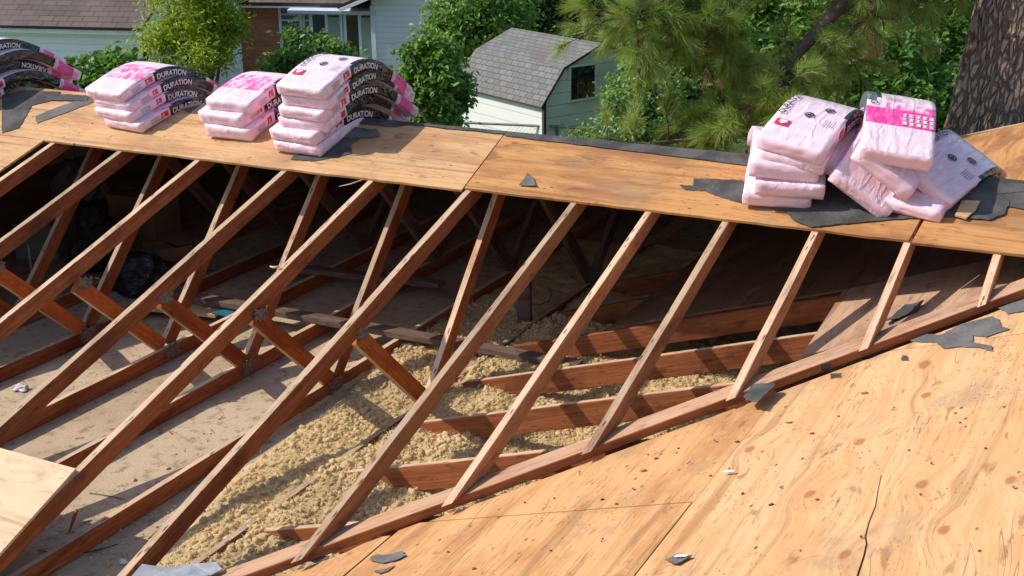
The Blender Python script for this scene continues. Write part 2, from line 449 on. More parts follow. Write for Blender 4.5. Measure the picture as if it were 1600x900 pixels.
def plate(parent, x, y, z, ang, s_=(.095, .062)):
    # toothed steel plate, lumpy outline
    c_, s2 = math.cos(ang), math.sin(ang)
    V, F = [], []; nx, ny = 9, 7
    for i in range(nx):
        for j in range(ny):
            a = (i/(nx-1)-.5)*s_[0]*(1+.22*math.sin(j*2.7+x*9)); b = (j/(ny-1)-.5)*s_[1]*(1+.25*math.sin(i*1.9+x*5))
            V.append((x+.0025+.0022*((i+j) % 2)+.001*random.random(), y+a*c_-b*s2, z+a*s2+b*c_))
    n0 = len(V)
    V += [(x, q[1], q[2]) for q in V]
    for i in range(nx-1):
        for j in range(ny-1):
            a = i*ny+j; F.append([a, a+ny, a+ny+1, a+1])
            F.append([n0+a, n0+a+1, n0+a+ny+1, n0+a+ny])
    return mesh('nail_plate', V, F, M['plate'], parent)
for k in range(6):
    x, xc = TX[k], TXC[k]
    t = empty('roof_truss', (x, 0, ZC), tlab[k], 'roof truss', TG)
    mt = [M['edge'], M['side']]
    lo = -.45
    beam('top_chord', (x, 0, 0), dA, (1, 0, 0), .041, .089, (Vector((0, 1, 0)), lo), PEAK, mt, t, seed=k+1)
    dF = Vector((0, 1, -mA)).normalized()
    beam('top_chord', (x, yR, zA(yR)), dF, (1, 0, 0), .038, .089, PEAK, (Vector((0, 1, 0)), 2*yR+.45), [M['shadewood']]*2, t, seed=k+11)
    # bottom chord, its heel cut along the top chord
    z_bot = ZC+.002
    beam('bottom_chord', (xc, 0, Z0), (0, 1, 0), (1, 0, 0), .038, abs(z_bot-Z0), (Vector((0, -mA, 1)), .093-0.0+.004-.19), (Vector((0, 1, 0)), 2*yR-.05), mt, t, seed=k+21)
    xs = (x+xc)/2
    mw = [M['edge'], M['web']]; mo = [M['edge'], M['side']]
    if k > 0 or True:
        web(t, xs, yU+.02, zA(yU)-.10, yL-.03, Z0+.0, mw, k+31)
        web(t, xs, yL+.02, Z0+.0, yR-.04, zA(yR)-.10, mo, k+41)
        web(t, xs, 2*yR-yL, Z0, yR+.04, zA(yR)-.10, [M['shadewood']]*2, k+51)
        web(t, xs, 2*yR-yU, zA(yU)-.10, 2*yR-yL, Z0, [M['shadewood']]*2, k+61)
        xp = max(x, xc)+.019
        plate(t, xp+.001, yU+.03, zA(yU)-.085, -.2)
        plate(t, xp+.001, yL-.01, Z0-.03, .15, (.12, .075))
        plate(t, x+.020, yR-.06, zA(yR)-.10, .3)

# jack rafters landing on the valley board
jack = {6: (.013, .463, 3.670), 7: (0, 0, 4.085), 8: (0, 0, 4.491), 9: (0, 0, 4.932), 10: (0, 0, 5.360), 11: (0, 0, 5.759)}
jl = {6: 'longest jack rafter, landing on the valley board near the flashing', 7: 'second jack rafter, landing left of the timber ledger ends',
      8: 'third jack rafter, landing at the middle of the valley board', 9: 'fourth jack rafter, its foot beside the folded felt scrap',
      10: 'fifth jack rafter, ending on the sunlit plywood patch under the ridge strip', 11: 'shortest jack rafter stub at far right below the plywood strip'}
jl[7] = 'second longest jack rafter, its foot on the lower valley board'
PB = (Vector((-mB, 0, 1)), -mB*xB+.047)
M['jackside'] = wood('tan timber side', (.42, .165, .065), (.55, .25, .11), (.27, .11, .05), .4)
for k, (_, __, x) in jack.items():
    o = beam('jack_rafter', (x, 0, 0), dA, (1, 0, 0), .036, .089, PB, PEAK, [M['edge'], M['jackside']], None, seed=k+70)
    tag(o, jl[k], 'rafter', 'jack rafters on the valley board')
# the ridge board behind them
o = box('ridge_board', (4.6, yR+.02, zA(yR)-.085), (3.1, .03, .13), M['shadewood'])
tag(o, 'dark ridge board under the plywood strip, holding the jack rafters', 'board')

# valley board, flat on roof B
dV = (Vector((5.896, 2.704, .828)) - Vector((3.625, .462, .114))).normalized()
nB = Vector((-mB, 0, 1)).normalized()
sV = nB.cross(dV).normalized()          # to the upper side
lo_pt = Vector((4.25, 1.062, zB(4.25)+.045/1.0))
def valley():
    P = lo_pt + sV*.072
    V, F, I, U = beamdata(P, dV, sV, .144, .038, (dV, dV.dot(P)-2.1), (dV, dV.dot(P)+2.75), seed=90, jit=.002)
    o = mesh('valley_board', V, F, [M['dusty'], M['side']], None, I, U)
    return tag(o, 'long flat valley board with dusty top and reddish edge, crossing diagonally', 'board')
valley()

# ================================================================== ROOF B rafters (sloping ledgers) and sheathing
dB = Vector((1, 0, mB)).normalized()
FL = (Vector((0, 0, 1)), ZC+.09)
slab = {0: 'lowest sloping rafter stub, in the insulation beside the valley board', 1: 'sloping rafter above the stub, deep in yellow insulation',
        2: 'sloping rafter running under three jack rafters, its point by the sixth truss', 3: 'sloping rafter beneath the under-roof plywood edge',
        4: 'upper sloping rafter at the edge of the dark plywood', 5: 'dim sloping rafter behind, near the short grey post', 6: 'dimmest sloping rafter under the ridge'}
RXB = 8.6
for i, y in enumerate([.86, 1.47, 2.07, 2.66, 3.27, 3.90, 4.5]):
    # lower end meets the ceiling joist level: cut flat
    V, F, I, U = beamdata((0, y, zB(0)-.013), dB, (0, 1, 0), .038, .12, (Vector((1, 0, 0)), 3.07), (Vector((1, 0, 0)), RXB), seed=110+i)
    V = [Vector((p.x, p.y, max(p.z, -.195))) for p in V]
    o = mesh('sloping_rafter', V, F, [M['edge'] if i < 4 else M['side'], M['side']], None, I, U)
    tag(o, slab[i], 'rafter', 'sloping rafters under the valley')
def Bpt(x, y, o=0): return Vector((x, y, zB(x)+o))
uvB = lambda c: (c.y, c.x)
uvB2 = lambda c: (c.y+3.3, c.x+5.1)
VY = lambda x: 1.062 + (x-4.25)*.9872 - .02    # lower line of the valley board
g = .0034
def sheetB(name, poly, mat, label, thick=.012, uvf=uvB):
    o = prism('plywood_sheet', [Bpt(x, y, 0) for x, y in poly], thick, mat, None, nB, uvf)
    return tag(o, label, 'plywood', 'plywood sheets of the roofs')
def rag(p, q, n, a, seed):     # ragged line p->q
    rr = random.Random(seed); out_ = []
    for i in range(n+1):
        f = i/n; e = rr.uniform(-a, a) if 0 < i < n else 0
        out_.append((p[0]+(q[0]-p[0])*f + e, p[1]+(q[1]-p[1])*f + e*.3))
    return out_
sheetB('P', [(3.925+g, .79-g), (5.09-g, .79-g), (5.09-g, -1.65), (3.925+g, -1.65)], M['plyB2'], 'sunlit plywood sheet at bottom centre, right of the narrow seam')
xl = (.79-1.042)/.9872+4.25
sheetB('P', rag((xl+.03, .79+g), (5.1-g, VY(5.1)-.035), 14, .006, 1)+[(5.1-g, .79+g)], M['plyB2'], 'triangular orange-stained plywood sheet along the middle of the valley board')
sheetB('P', [(3.2, -1.65), (3.92-g, -1.65), (3.92-g, .79-g-.1), (3.85, .68)]+rag((3.8, VY(3.8)-.03), (3.2, VY(3.2)-.03), 8, .005, 2)[0:], M['plyB2'], 'plywood sheet at bottom left of the seam, beside the reddish board edge')
sheetB('P', [(5.09+g, -.24+g), (6.31-g, -.24+g), (6.31-g, 2.2-g), (5.45, 2.2-g)]+rag((5.42, VY(5.42)-.03), (5.09+g, VY(5.09)-.03), 4, .006, 3), M['plyB'], 'largest sunlit plywood sheet at lower right, with brown knots')
sheetB('P', [(5.09+g, -.24-g), (6.31-g, -.24-g), (6.31-g, -2.6), (5.09+g, -2.6)], M['plyB'], 'plywood sheet at the very bottom right', uvf=uvB2)
sheetB('P', [(6.31+g, -1.5), (7.53, -1.5), (7.53, .9-g), (6.31+g, .9-g)], M['plyB'], 'plywood sheet under the viewpoint at right', uvf=uvB2)
sheetB('P', [(6.31+g, 2.2+g), (7.53, 2.2+g), (7.53, .9+g), (6.31+g, .9+g)], M['plyB2'], 'plywood sheet beyond the right edge of view', uvf=uvB2)
sheetB('P', rag((5.45, VY(5.45)-.03), (6.3, VY(6.3)-.03), 10, .006, 4)+[(7.53, 3.2), (7.53, 2.2+g), (5.47, 2.2+g)], M['plyB'], 'strip of plywood below the valley board at far right, with torn felt', uvf=uvB2)
# sheathing of roof B running on beneath roof A
sheetB('P', [(5.06, 2.30), (5.5, VY(5.5)+.16), (6.6, VY(6.6)+.16), (6.6, 3.66), (5.0, 3.66-.34)], M['plyold'], 'dusty plywood patch with sun stripes, beneath the right jack rafters')
sheetB('P', [(3.72, 3.31), (4.99, 3.325), (6.8, 3.67), (3.74, 6.73)], M['plyshade'], 'old plywood darkened as shade beneath the main roof, behind the jack rafters')
sheetB('P', [(6.82, 3.67), (7.53, 3.67), (7.53, 7.37), (3.74, 7.37), (3.74, 6.75)], M['plyA2'], 'dark plywood beyond the ridge strip, ending at the pine trunk')
sheetB('P', [(7.53+g, -6), (8.6, -6), (8.6, 7.37), (7.53+g, 7.37)], M['plyB'], 'plywood along the second roof ridge, outside the view at right', uvf=uvB2)
# far slope of roof B and rake edge
o = prism('plywood_sheet', [(8.6, -6, zB(8.6)), (12.5, -6, zB(8.6)-3.9*mB), (12.5, 7.37, zB(8.6)-3.9*mB), (8.6, 7.37, zB(8.6))], .012, M['plyold'], None, (mB, 0, 1), uvB)
tag(o, 'far slope of the second roof, hidden behind its ridge', 'plywood')
V, F, I, U = boxdata(Bpt(6.2, 7.39, -.055), (5.2, .035, .13), (dB, Vector((0, 1, 0)), nB))
o = mesh('rake_board', V, F, M['pale'], None, I, U); tag(o, 'timber rake board closing the far plywood edge before the pine trunk', 'board')

# ================================================================== ROOF A sheathing
uvA = lambda c: (c.x, c.y)
uvA2 = lambda c: (c.x+2.7, c.y+4.9)
T = .014
def Apt(x, y, o=0): return Vector((x, y, zA(y)+o))
def stripA(pts, mat, label, uvf=uvA, o=T):
    q = prism('plywood_sheet', [Apt(x, y, o) for x, y in pts], .013, mat, None, nA, uvf)
    return tag(q, label, 'plywood', 'plywood sheets of the roofs')
def wav(x0, x1, y, n, a, seed):
    rr = random.Random(seed)
    return [(x0+(x1-x0)*i/n, y+(rr.uniform(-a, a))) for i in range(n+1)]
stripA(wav(-1.4, 3.02-g, yE+.0, 36, .004, 5)+[(2.97-g, yR), (-1.4, yR)], M['plyA'], 'ridge plywood strip under the three left shingle stacks')
stripA(wav(3.02+g, 5.37-g, yE+.02, 26, .004, 6)+[(5.42-g, yR), (2.97+g, yR)], M['plyA2'], 'golden ridge plywood strip left of the tumbled bundle pile', uvA2)
stripA([(5.38+g, yE+.01), (6.9, yE+.03), (6.9, yR), (5.43+g, yR)], M['plyA2'], 'ridge plywood piece at far right below the scattered felt')
stripA([(-3.4, -.9), (-.05, -.9), (-.05, yE-g), (-1.41, yE-g), (-1.41, yR), (-3.4, yR)], M['plyA'], 'plywood slope at far left, beside the first truss', uvA2)
q = stripA([(1.0, -.9), (2.50, -.9), (2.478, .07), (2.435, .543), (1.0, .55)], M['plylight'], 'fresh pale plywood sheet at the lower left corner', uvA, T+.002)
# far slope
def Fpt(x, y, o=0): return Vector((x, y, zA(yR)-mA*(y-yR)+o))
o = prism('plywood_sheet', [Fpt(-3.4, yR+.001, T), (6.0, yR+.001, zA(yR)+T), Fpt(3.7, 7.5, T), Fpt(-3.4, 7.5, T)], .013, M['plyA'], None, (0, mA, 1), uvA)
tag(o, 'far slope of the main roof, falling away behind the ridge', 'plywood', 'plywood sheets of the roofs')
# gable end at far left
o = prism('gable_wall', [(-3.3, -.4, -.2), (-3.3, yR, zA(yR)-.02), (-3.3, 7.4, -.2)], .1, M['hwall'], hw, (-1, 0, 0))

# ---- roofing felt along the ridge
def feltstrip(name, top, low, label, mat=None, both=True):
    n = len(top); V, F, U = [], [], []
    rr = random.Random(n)
    rows = []
    for i in range(n):
        x = top[i]; y = low[i]
        row = [(x, y, zA(y)+T+.004+rr.uniform(0, .003)), (x, (y+yR)/2, zA((y+yR)/2)+T+.006+rr.uniform(0, .003)), (x, yR, zA(yR)+T+.006)]
        if both: row += [(x, yR+.02, zA(yR)+T+.004), (x, yR+.5, Fpt(x, yR+.5).z+T+.004)]
        rows.append(row)
    m = len(rows[0]); V = [p for r_ in rows for p in r_]
    for i in range(n-1):
        for j in range(m-1):
            a = i*m+j; F.append([a, a+m, a+m+1, a+1])
    o = mesh(name, V, F, mat or M['felt'])
    so = o.modifiers.new('solid', 'SOLIDIFY'); so.thickness = .003; so.offset = 1
    return tag(o, label, 'roofing felt', 'roofing felt pieces')
xs = np.linspace(2.0, 2.98, 16); feltstrip('ridge_felt', list(xs), [3.475 - .03*(x < 2.3) + random.uniform(-.01, .006) for x in xs], 'torn strip of roofing felt on the ridge right of the tallest left stack')
xs = np.linspace(2.985, 4.75, 34); feltstrip('ridge_felt', list(xs), [3.455-.055*(x-3)/1.4 + random.uniform(-.003, .003) for x in xs], 'long straight strip of roofing felt along the ridge before the pine')
xs = np.linspace(4.75, 6.3, 30); feltstrip('ridge_felt', list(xs), [3.30+.04*math.sin(x*5)+random.uniform(-.02, .02) for x in xs], 'roofing felt along the ridge behind the tumbled bundles')

# ================================================================== felt scraps and debris
def scrap(pix, plane, mat, label, o=.004, thick=.003, curl=.0, name='felt_scrap', cat='felt scrap', grp='felt scraps left on the plywood', ragamt=0.004, seed=0, fold=0.):
    rr = random.Random(seed+len(pix))
    P = []
    pts = [plane(x, y, o) for x, y in pix]
    for i, p in enumerate(pts):
        q = pts[(i+1) % len(pts)]; L = (q-p).length; n = max(1, int(L/.018)) if ragamt else 1
        for j in range(n):
            t = p.lerp(q, j/n)
            if j: t = t + Vector((rr.uniform(-ragamt, ragamt), rr.uniform(-ragamt, ragamt), 0))
            P.append(t)
    nr = nA if plane is onA else (nB if plane is onB else Vector((0, 0, 1)))
    # keep on the plane
    d0 = nr.dot(pts[0])
    P = [p + Vector((0, 0, (d0-nr.dot(p))/nr.z)) for p in P]
    ob = prism(name, [p+nr*thick for p in P], thick, mat, None, nr)
    if curl:
        cen = sum(P, Vector())/len(P); R = max((p-cen).length for p in P)
        me = ob.data
        bm = bmesh.new(); bm.from_mesh(me)
        bmesh.ops.subdivide_edges(bm, edges=bm.edges, cuts=2, use_grid_fill=True)
        for v_ in bm.verts:
            d_ = (v_.co-cen).length/R
            v_.co += nr*(curl*(d_**2)*(.5+.5*noise.noise(v_.co*14+Vector((seed, 0, 0)))) + abs(noise.noise(v_.co*30))*curl*.25)
        bm.to_mesh(me); bm.free()
    return tag(ob, label, cat, grp)
OA = T+.002
F_ = M['felt']; FLT = M['feltlight']
scrap([(3, 150), (35, 141), (95, 144), (85, 157), (50, 165), (42, 180), (30, 200), (3, 208)], onA, F_, 'large torn felt patch at far left below the cut-off stack', OA)
scrap([(55, 182), (90, 168), (140, 150), (150, 158), (120, 170), (85, 183), (58, 193)], onA, FLT, 'curved grey felt scrap between the two leftmost stacks', OA)
scrap([(95, 147), (140, 150), (135, 158), (80, 157)], onA, F_, 'narrow felt scrap on the ridge, left of the curved grey scrap', OA+.004)
scrap([(285, 172), (330, 158), (345, 168), (330, 178), (300, 177)], onA, F_, 'felt scrap lying in shade between the two left stacks', OA)
scrap([(455, 250), (490, 252), (520, 247), (550, 240), (548, 226), (565, 215), (555, 208), (520, 215), (500, 235), (458, 243)], onA, F_, 'dark torn felt under the tallest left stack', OA)
scrap([(528, 196), (590, 203), (593, 215), (545, 216), (522, 210)], onA, M['feltlight'], 'greyish felt flap beside the tallest left stack', OA+.004, curl=.01)
scrap([(811, 291), (825, 273), (834, 279), (838, 293)], onA, FLT, 'small triangular felt scrap alone on the golden strip', OA, curl=.02, ragamt=0)
scrap([(1062, 289), (1083, 291), (1084, 279), (1160, 282), (1172, 300), (1200, 320), (1160, 318), (1125, 308), (1100, 298), (1072, 297)], onA, F_, 'pointed felt sheet edge left of the tumbled bundles', OA)
scrap([(1180, 322), (1225, 330), (1240, 345), (1268, 356), (1310, 351), (1400, 343), (1480, 338), (1545, 345), (1570, 335), (1578, 315), (1560, 300), (1575, 292), (1520, 285), (1440, 280), (1330, 285), (1220, 290)], onA, F_, 'big torn felt sheet under the tumbled bundle pile', OA+.003, curl=.008)
scrap([(1540, 283), (1600, 288), (1600, 300), (1560, 303)], onA, F_, 'felt remnant at the far right end of the strip', OA+.009)
scrap([(1503, 315), (1531, 316), (1524, 330), (1509, 343), (1492, 338)], onA, M['pale'], 'small loose plywood offcut on the felt, right of the pile', OA+.012, .008, name='plywood_offcut', cat='offcut', grp='loose wood offcuts', ragamt=0)
scrap([(1415, 532), (1440, 522), (1470, 524), (1500, 508), (1550, 495), (1562, 500), (1565, 511), (1578, 515), (1560, 520), (1542, 527), (1530, 526), (1520, 524), (1520, 535), (1550, 541), (1552, 549), (1530, 543), (1500, 542), (1475, 545), (1462, 535), (1440, 535)], onB, FLT, 'branched torn felt patch at far right below the valley board', .003)
scrap([(1560, 482), (1602, 467), (1602, 486), (1575, 491)], onB, FLT, 'felt corner at the far right margin', .003)
scrap([(1410, 555), (1418, 557), (1419, 563), (1409, 563)], onB, F_, 'small square felt crumb under the branched felt patch', .003)
scrap([(578, 876), (590, 868), (612, 867), (630, 862), (636, 869), (622, 876), (600, 881)], onB, FLT, 'oval felt scrap at bottom centre', .003, curl=.006)
scrap([(585, 893), (600, 890), (612, 886), (618, 884), (606, 893), (594, 897)], onB, M['plate'], 'thin dark crumb below the oval felt scrap', .003)
scrap([(1163, 620), (1178, 603), (1205, 600), (1212, 604), (1200, 614), (1185, 630), (1165, 627)], onB, F_, 'folded felt flap hooked over the valley board at the fourth jack rafter', .049, curl=.012, seed=4)
scrap([(1385, 503), (1400, 490), (1415, 480), (1445, 474), (1430, 487), (1400, 501), (1384, 508)], onB, F_, 'curled felt on the shaded plywood beside the fifth jack rafter', .006, curl=.03, seed=8)
scrap([(482, 822), (496, 818), (510, 816), (480, 832)], lambda x, y, o=0: onB(x, y, o), F_, 'thin felt sliver stuck under the reddish board edge', -.01) if False else None
scrap([(1040, 878), (1060, 867), (1083, 872), (1060, 884)], onB, FLT, 'small curled felt scrap with a white fleck at bottom right', .003, curl=.012, seed=3)
scrap([(1283, 572), (1299, 571), (1300, 578), (1284, 580)], onB, M['black'], 'black clip on the front edge of the valley board', .045, .01, name='felt_scrap')
scrap([(481, 877), (500, 871), (516, 869), (512, 873), (494, 880)], onB, FLT, 'felt sliver beside the reddish board at bottom left', .003)
# galvanised flashing piece bottom centre-left
ctr = [(203, 903), (222, 881), (262, 887), (300, 881), (338, 878), (347, 889), (330, 898), (290, 903), (250, 906), (225, 908)]
pz = [onZ(x, y, .055+.006*math.sin(i*1.9)) for i, (x, y) in enumerate(ctr)]
o = prism('metal_flashing', pz, .002, M['flash']); tag(o, 'crumpled galvanised flashing strip at the bottom, by the foot of the sixth truss', 'flashing')

# little crumbs, nails and splinters scattered over the near plywood
crumb_px = [(820, 733, 9), (832, 728, 6), (842, 722, 5), (878, 712, 6), (905, 706, 5), (905, 718, 7), (855, 705, 6), (960, 657, 5), (1012, 710, 4), (880, 664, 5),
            (1006, 735, 12), (1025, 716, 9), (1118, 690, 8), (1152, 690, 10), (1110, 743, 6), (1075, 724, 5), (963, 787, 8), (941, 780, 7), (1137, 735, 6), (1160, 771, 7), (1350, 614, 12),
            (1330, 603, 6), (1232, 660, 12), (1268, 677, 8), (1220, 762, 10), (1205, 788, 9), (1276, 780, 8), (1455, 725, 4), (1438, 772, 7), (1420, 703, 4), (1585, 763, 7), (820, 785, 7), (866, 778, 5),
            (990, 765, 6), (700, 862, 5), (740, 888, 9), (905, 740, 5), (1060, 700, 4), (1310, 650, 4), (1395, 640, 5), (1500, 660, 4), (1540, 700, 5), (1345, 840, 5), (1530, 860, 6), (1250, 860, 5), (940, 845, 5), (860, 860, 5)]
marks = {'the oval felt scrap': (607, 868), 'the white paper fleck': (1138, 736), 'the triangular sheet corner': (1110, 783), 'the long split': (1355, 820),
         'the branched felt patch': (1500, 530), 'the folded felt flap': (1185, 615), 'the white-flecked felt scrap': (1062, 875), 'the black clip': (1290, 575),
         'the right margin': (1590, 760), 'the seventh jack foot area': (697, 782), 'the third jack rafter foot': (922, 701), 'the triangular sheet middle': (840, 728), 'the lower sheet seam': (963, 787), 'the upper right knot': (1448, 617)}
marks['the second jack rafter foot'] = marks.pop('the seventh jack foot area')
def where(i):
    x, y, _ = crumb_px[i]; kind = i % 3 == 0
    best = min(marks, key=lambda m_: math.hypot(x-marks[m_][0], y-marks[m_][1]))
    mates = [j for j, q in enumerate(crumb_px) if (j % 3 == 0) == kind and min(marks, key=lambda m_: math.hypot(q[0]-marks[m_][0], q[1]-marks[m_][1])) == best]
    mates.sort(key=lambda j: math.hypot(crumb_px[j][0]-marks[best][0], crumb_px[j][1]-marks[best][1]))
    k_ = mates.index(i)
    return (['nearest', 'second nearest', 'third nearest', 'fourth nearest', 'fifth nearest', 'sixth nearest', 'seventh nearest', 'eighth nearest', 'ninth nearest'][min(k_, 8)], best)
for i, (x, y, s_) in enumerate(crumb_px):
    rr = random.Random(i); P = onB(x, y, .004); sz = s_/2031*(P-CAM).length*.72
    if i % 3 == 0:
        a = rr.uniform(0, 6.3); dd = Vector((math.cos(a), math.sin(a), mB*math.cos(a)))
        o = tube('roofing_nail', [P-dd*sz*.9, P, P+dd*sz*.5+Vector((0, 0, .004)), P+dd*sz*.5+Vector((.004, .003, .008))], [.0014, .0016, .0016, .004], M['plate'], n=6)
        lab, ct, gp = 'loose nail on the plywood, %s one to %s' % where(i), 'nail', 'loose nails on the near plywood'
    else:
        n = 7; poly = []
        for j in range(n):
            a = 2*math.pi*j/n; rr_ = sz*rr.uniform(.3, .75)
            dx, dy = math.cos(a)*rr_, math.sin(a)*rr_*.6
            poly.append(Vector((P.x+dx, P.y+dy, zB(P.x+dx)+.006)))
        o = prism('felt_crumb', poly, .005, F_ if i % 4 == 1 else M['side'], None, nB)
        lab = 'dark crumb on plywood, %s crumb to %s' % where(i)
        ct, gp = 'crumb', 'felt crumbs on the near plywood'
    tag(o, lab, ct, gp)
# white flecks
for (x, y, lab) in [(1138, 736, 'white paper fleck near the corner of the triangular sheet'), (1064, 868, 'white fleck on the small curled felt scrap')]:
    P = onB(x, y, .016)
    o = prism('paper_fleck', [P+Vector(q) for q in ((-.022, -.004, -.007), (.02, -.006, .006), (.024, .005, .0075), (-.015, .008, -.004))], .002, M['white'], None, nB)
    tag(o, lab, 'fleck')
# long open check in the biggest sheet (a thin sliver of dark)
ck = [(1338, 905), (1350, 868), (1354, 850), (1352, 838), (1358, 815), (1368, 790), (1372, 765), (1377, 742)]
L_ = [onB(x, y, .0012) for x, y in ck]
V = []; 
for i, p in enumerate(L_):
    wv = .0022*(1-i/len(L_))+.0005
    V += [p+Vector((-wv, 0, -wv*mB)), p+Vector((wv, 0, wv*mB))]
F = [[2*i, 2*i+1, 2*i+3, 2*i+2] for i in range(len(L_)-1)]
o = mesh('split_crack', V, F, M['black']); tag(o, 'long open split running up the sunlit plywood at bottom right', 'crack')
# splinter hanging at truss four's upper end and one on its top
def splinter(pts, label, r=.006, mat=None):
    o = tube('wood_splinter', pts, [r, r*.9, r*.35][:len(pts)], mat or M['pale'], n=5)
    return tag(o, label, 'splinter', 'wood splinters in the attic')
a = onA(575, 278, .004); splinter([a, a+Vector((-.08, -.06, -.03)), a+Vector((-.13, -.10, -.04))], 'pale splinter hanging at the upper end of the fifth truss', .004)
a = onA(436, 417, .012); splinter([a, a+Vector((-.03, -.01, -.004)), a+Vector((-.05, -.01, 0))], 'short pale splinter sticking out of the fifth top chord', .007)
for i, (p, q, lab) in enumerate([((120, 797), (108, 832), 'brown splinter standing on the drywall at lower left'), ((275, 806), (232, 842), 'long splinter lying by the foot of the sixth truss'), ((345, 850), (395, 815), 'thin lath in the insulation near the valley board foot')]):
    a = onZ(*p, ZC+.05); b = onZ(*q, ZC+.012)
    splinter([a, (a+b)/2, b], lab, .009, M['side'] if i < 2 else M['dusty'])

# ================================================================== SHINGLE BUNDLES
GL = None
def glyph_mesh(text, size, stretch=1.0):
    cu = bpy.data.curves.new('t', 'FONT'); cu.body = text; cu.size = size; cu.align_x = 'LEFT'; cu.offset = size*.022
    ob = bpy.data.objects.new('t', cu); col.objects.link(ob)
    dg = bpy.context.evaluated_depsgraph_get()
    me = bpy.data.meshes.new_from_object(ob.evaluated_get(dg))
    bm = bmesh.new(); bm.from_mesh(me)
    bmesh.ops.triangulate(bm, faces=bm.faces)
    bm.to_mesh(me); bm.free()
    V = np.array([v.co[:] for v in me.vertices]); F = [list(p.vertices) for p in me.polygons]
    bpy.data.objects.remove(ob); bpy.data.meshes.remove(me); bpy.data.curves.remove(cu)
    V[:, 0] *= stretch
    return V, F
TXT = glyph_mesh('DURATION', .078, 1.0)
TW = TXT[0][:, 0].max(); TH = TXT[0][:, 1].max()

class Bundle:
    def __init__(s, P, yaw, a0, a1, roll, W=.33, H=.072, L=1.0, seed=0):
        s.P, s.W, s.H, s.L, s.seed = Vector(P), W, H, L, seed
        s.hd = Vector((math.sin(yaw), math.cos(yaw), 0)); s.lat = Vector((math.cos(yaw), -math.sin(yaw), 0)); s.up = Vector((0, 0, 1))
        s.a0, s.a1 = a0, a1
        N = 80; s.N = N; pos = Vector((0, 0, 0)); s.path = [pos.copy()]
        for i in range(N):
            a = s.ang((i+.5)/N); pos = pos + (s.hd*math.cos(a)+s.up*math.sin(a))*L/N; s.path.append(pos.copy())
        k = s.hd*math.cos(a0)+s.up*math.sin(a0)
        s.R = Matrix.Rotation(roll, 3, k)
    def ang(s, u): return s.a0+(s.a1-s.a0)/(1+math.exp(-(u-.45)/.09))
    def pt(s, t, y, z):
        """t along 0..L, y lateral metres, z height metres"""
        u = min(max(t/s.L, 0), 1); f = u*s.N; i = min(int(f), s.N-1)
        p = s.path[i].lerp(s.path[i+1], f-i); a = s.ang(u)
        if t > s.L: p = p + (s.hd*math.cos(a)+s.up*math.sin(a))*(t-s.L)
        if t < 0: p = p + (s.hd*math.cos(a)+s.up*math.sin(a))*t
        nm = -s.hd*math.sin(a)+s.up*math.cos(a)
        return s.P + s.R @ (p + s.lat*y + nm*z)

def on_bundle(b, V2, F, face, t0, c0, scale=1., rot=0, mat=None, name='lettering', parent=None, off=.0035):
    """2D glyph coordinates put on 'right' side / 'top' face, bent with the bundle"""
    pts = []
    for (x, y, _) in V2:
        x, y = x*scale, y*scale
        if rot: x, y = x*math.cos(rot)-y*math.sin(rot), x*math.sin(rot)+y*math.cos(rot)
        if face == 'right': pts.append(b.pt(t0+x, b.W/2+off, c0+y))
        elif face == 'left': pts.append(b.pt(t0+x, -b.W/2-off, c0+y))
        else: pts.append(b.pt(t0+x, c0-y, b.H+off))
    return mesh(name, pts, F, mat, parent, None, [(pts[i].x, pts[i].y) for f in F for i in f])
def disc2(r, r2, n=20):
    V, F = [], []
    for i in range(n):
        a = 2*math.pi*i/n; V += [(r*math.cos(a), r*math.sin(a), 0), (r2*math.cos(a), r2*math.sin(a), 0)]
    for i in range(n):
        j = (i+1) % n; F.append([2*i, 2*j, 2*j+1, 2*i+1])
    return V, F
def rect2(x0, y0, x1, y1, n=6):
    V = [(x0+(x1-x0)*i/n, y, 0) for i in range(n+1) for y in (y0, y1)]
    F = [[2*i, 2*i+2, 2*i+3, 2*i+1] for i in range(n)]
    return V, F
def merge2(L):
    V, F = [], []
    for (v_, f_) in L:
        o = len(V); V += list(v_); F += [[a+o for a in q] for q in f_]
    return V, F

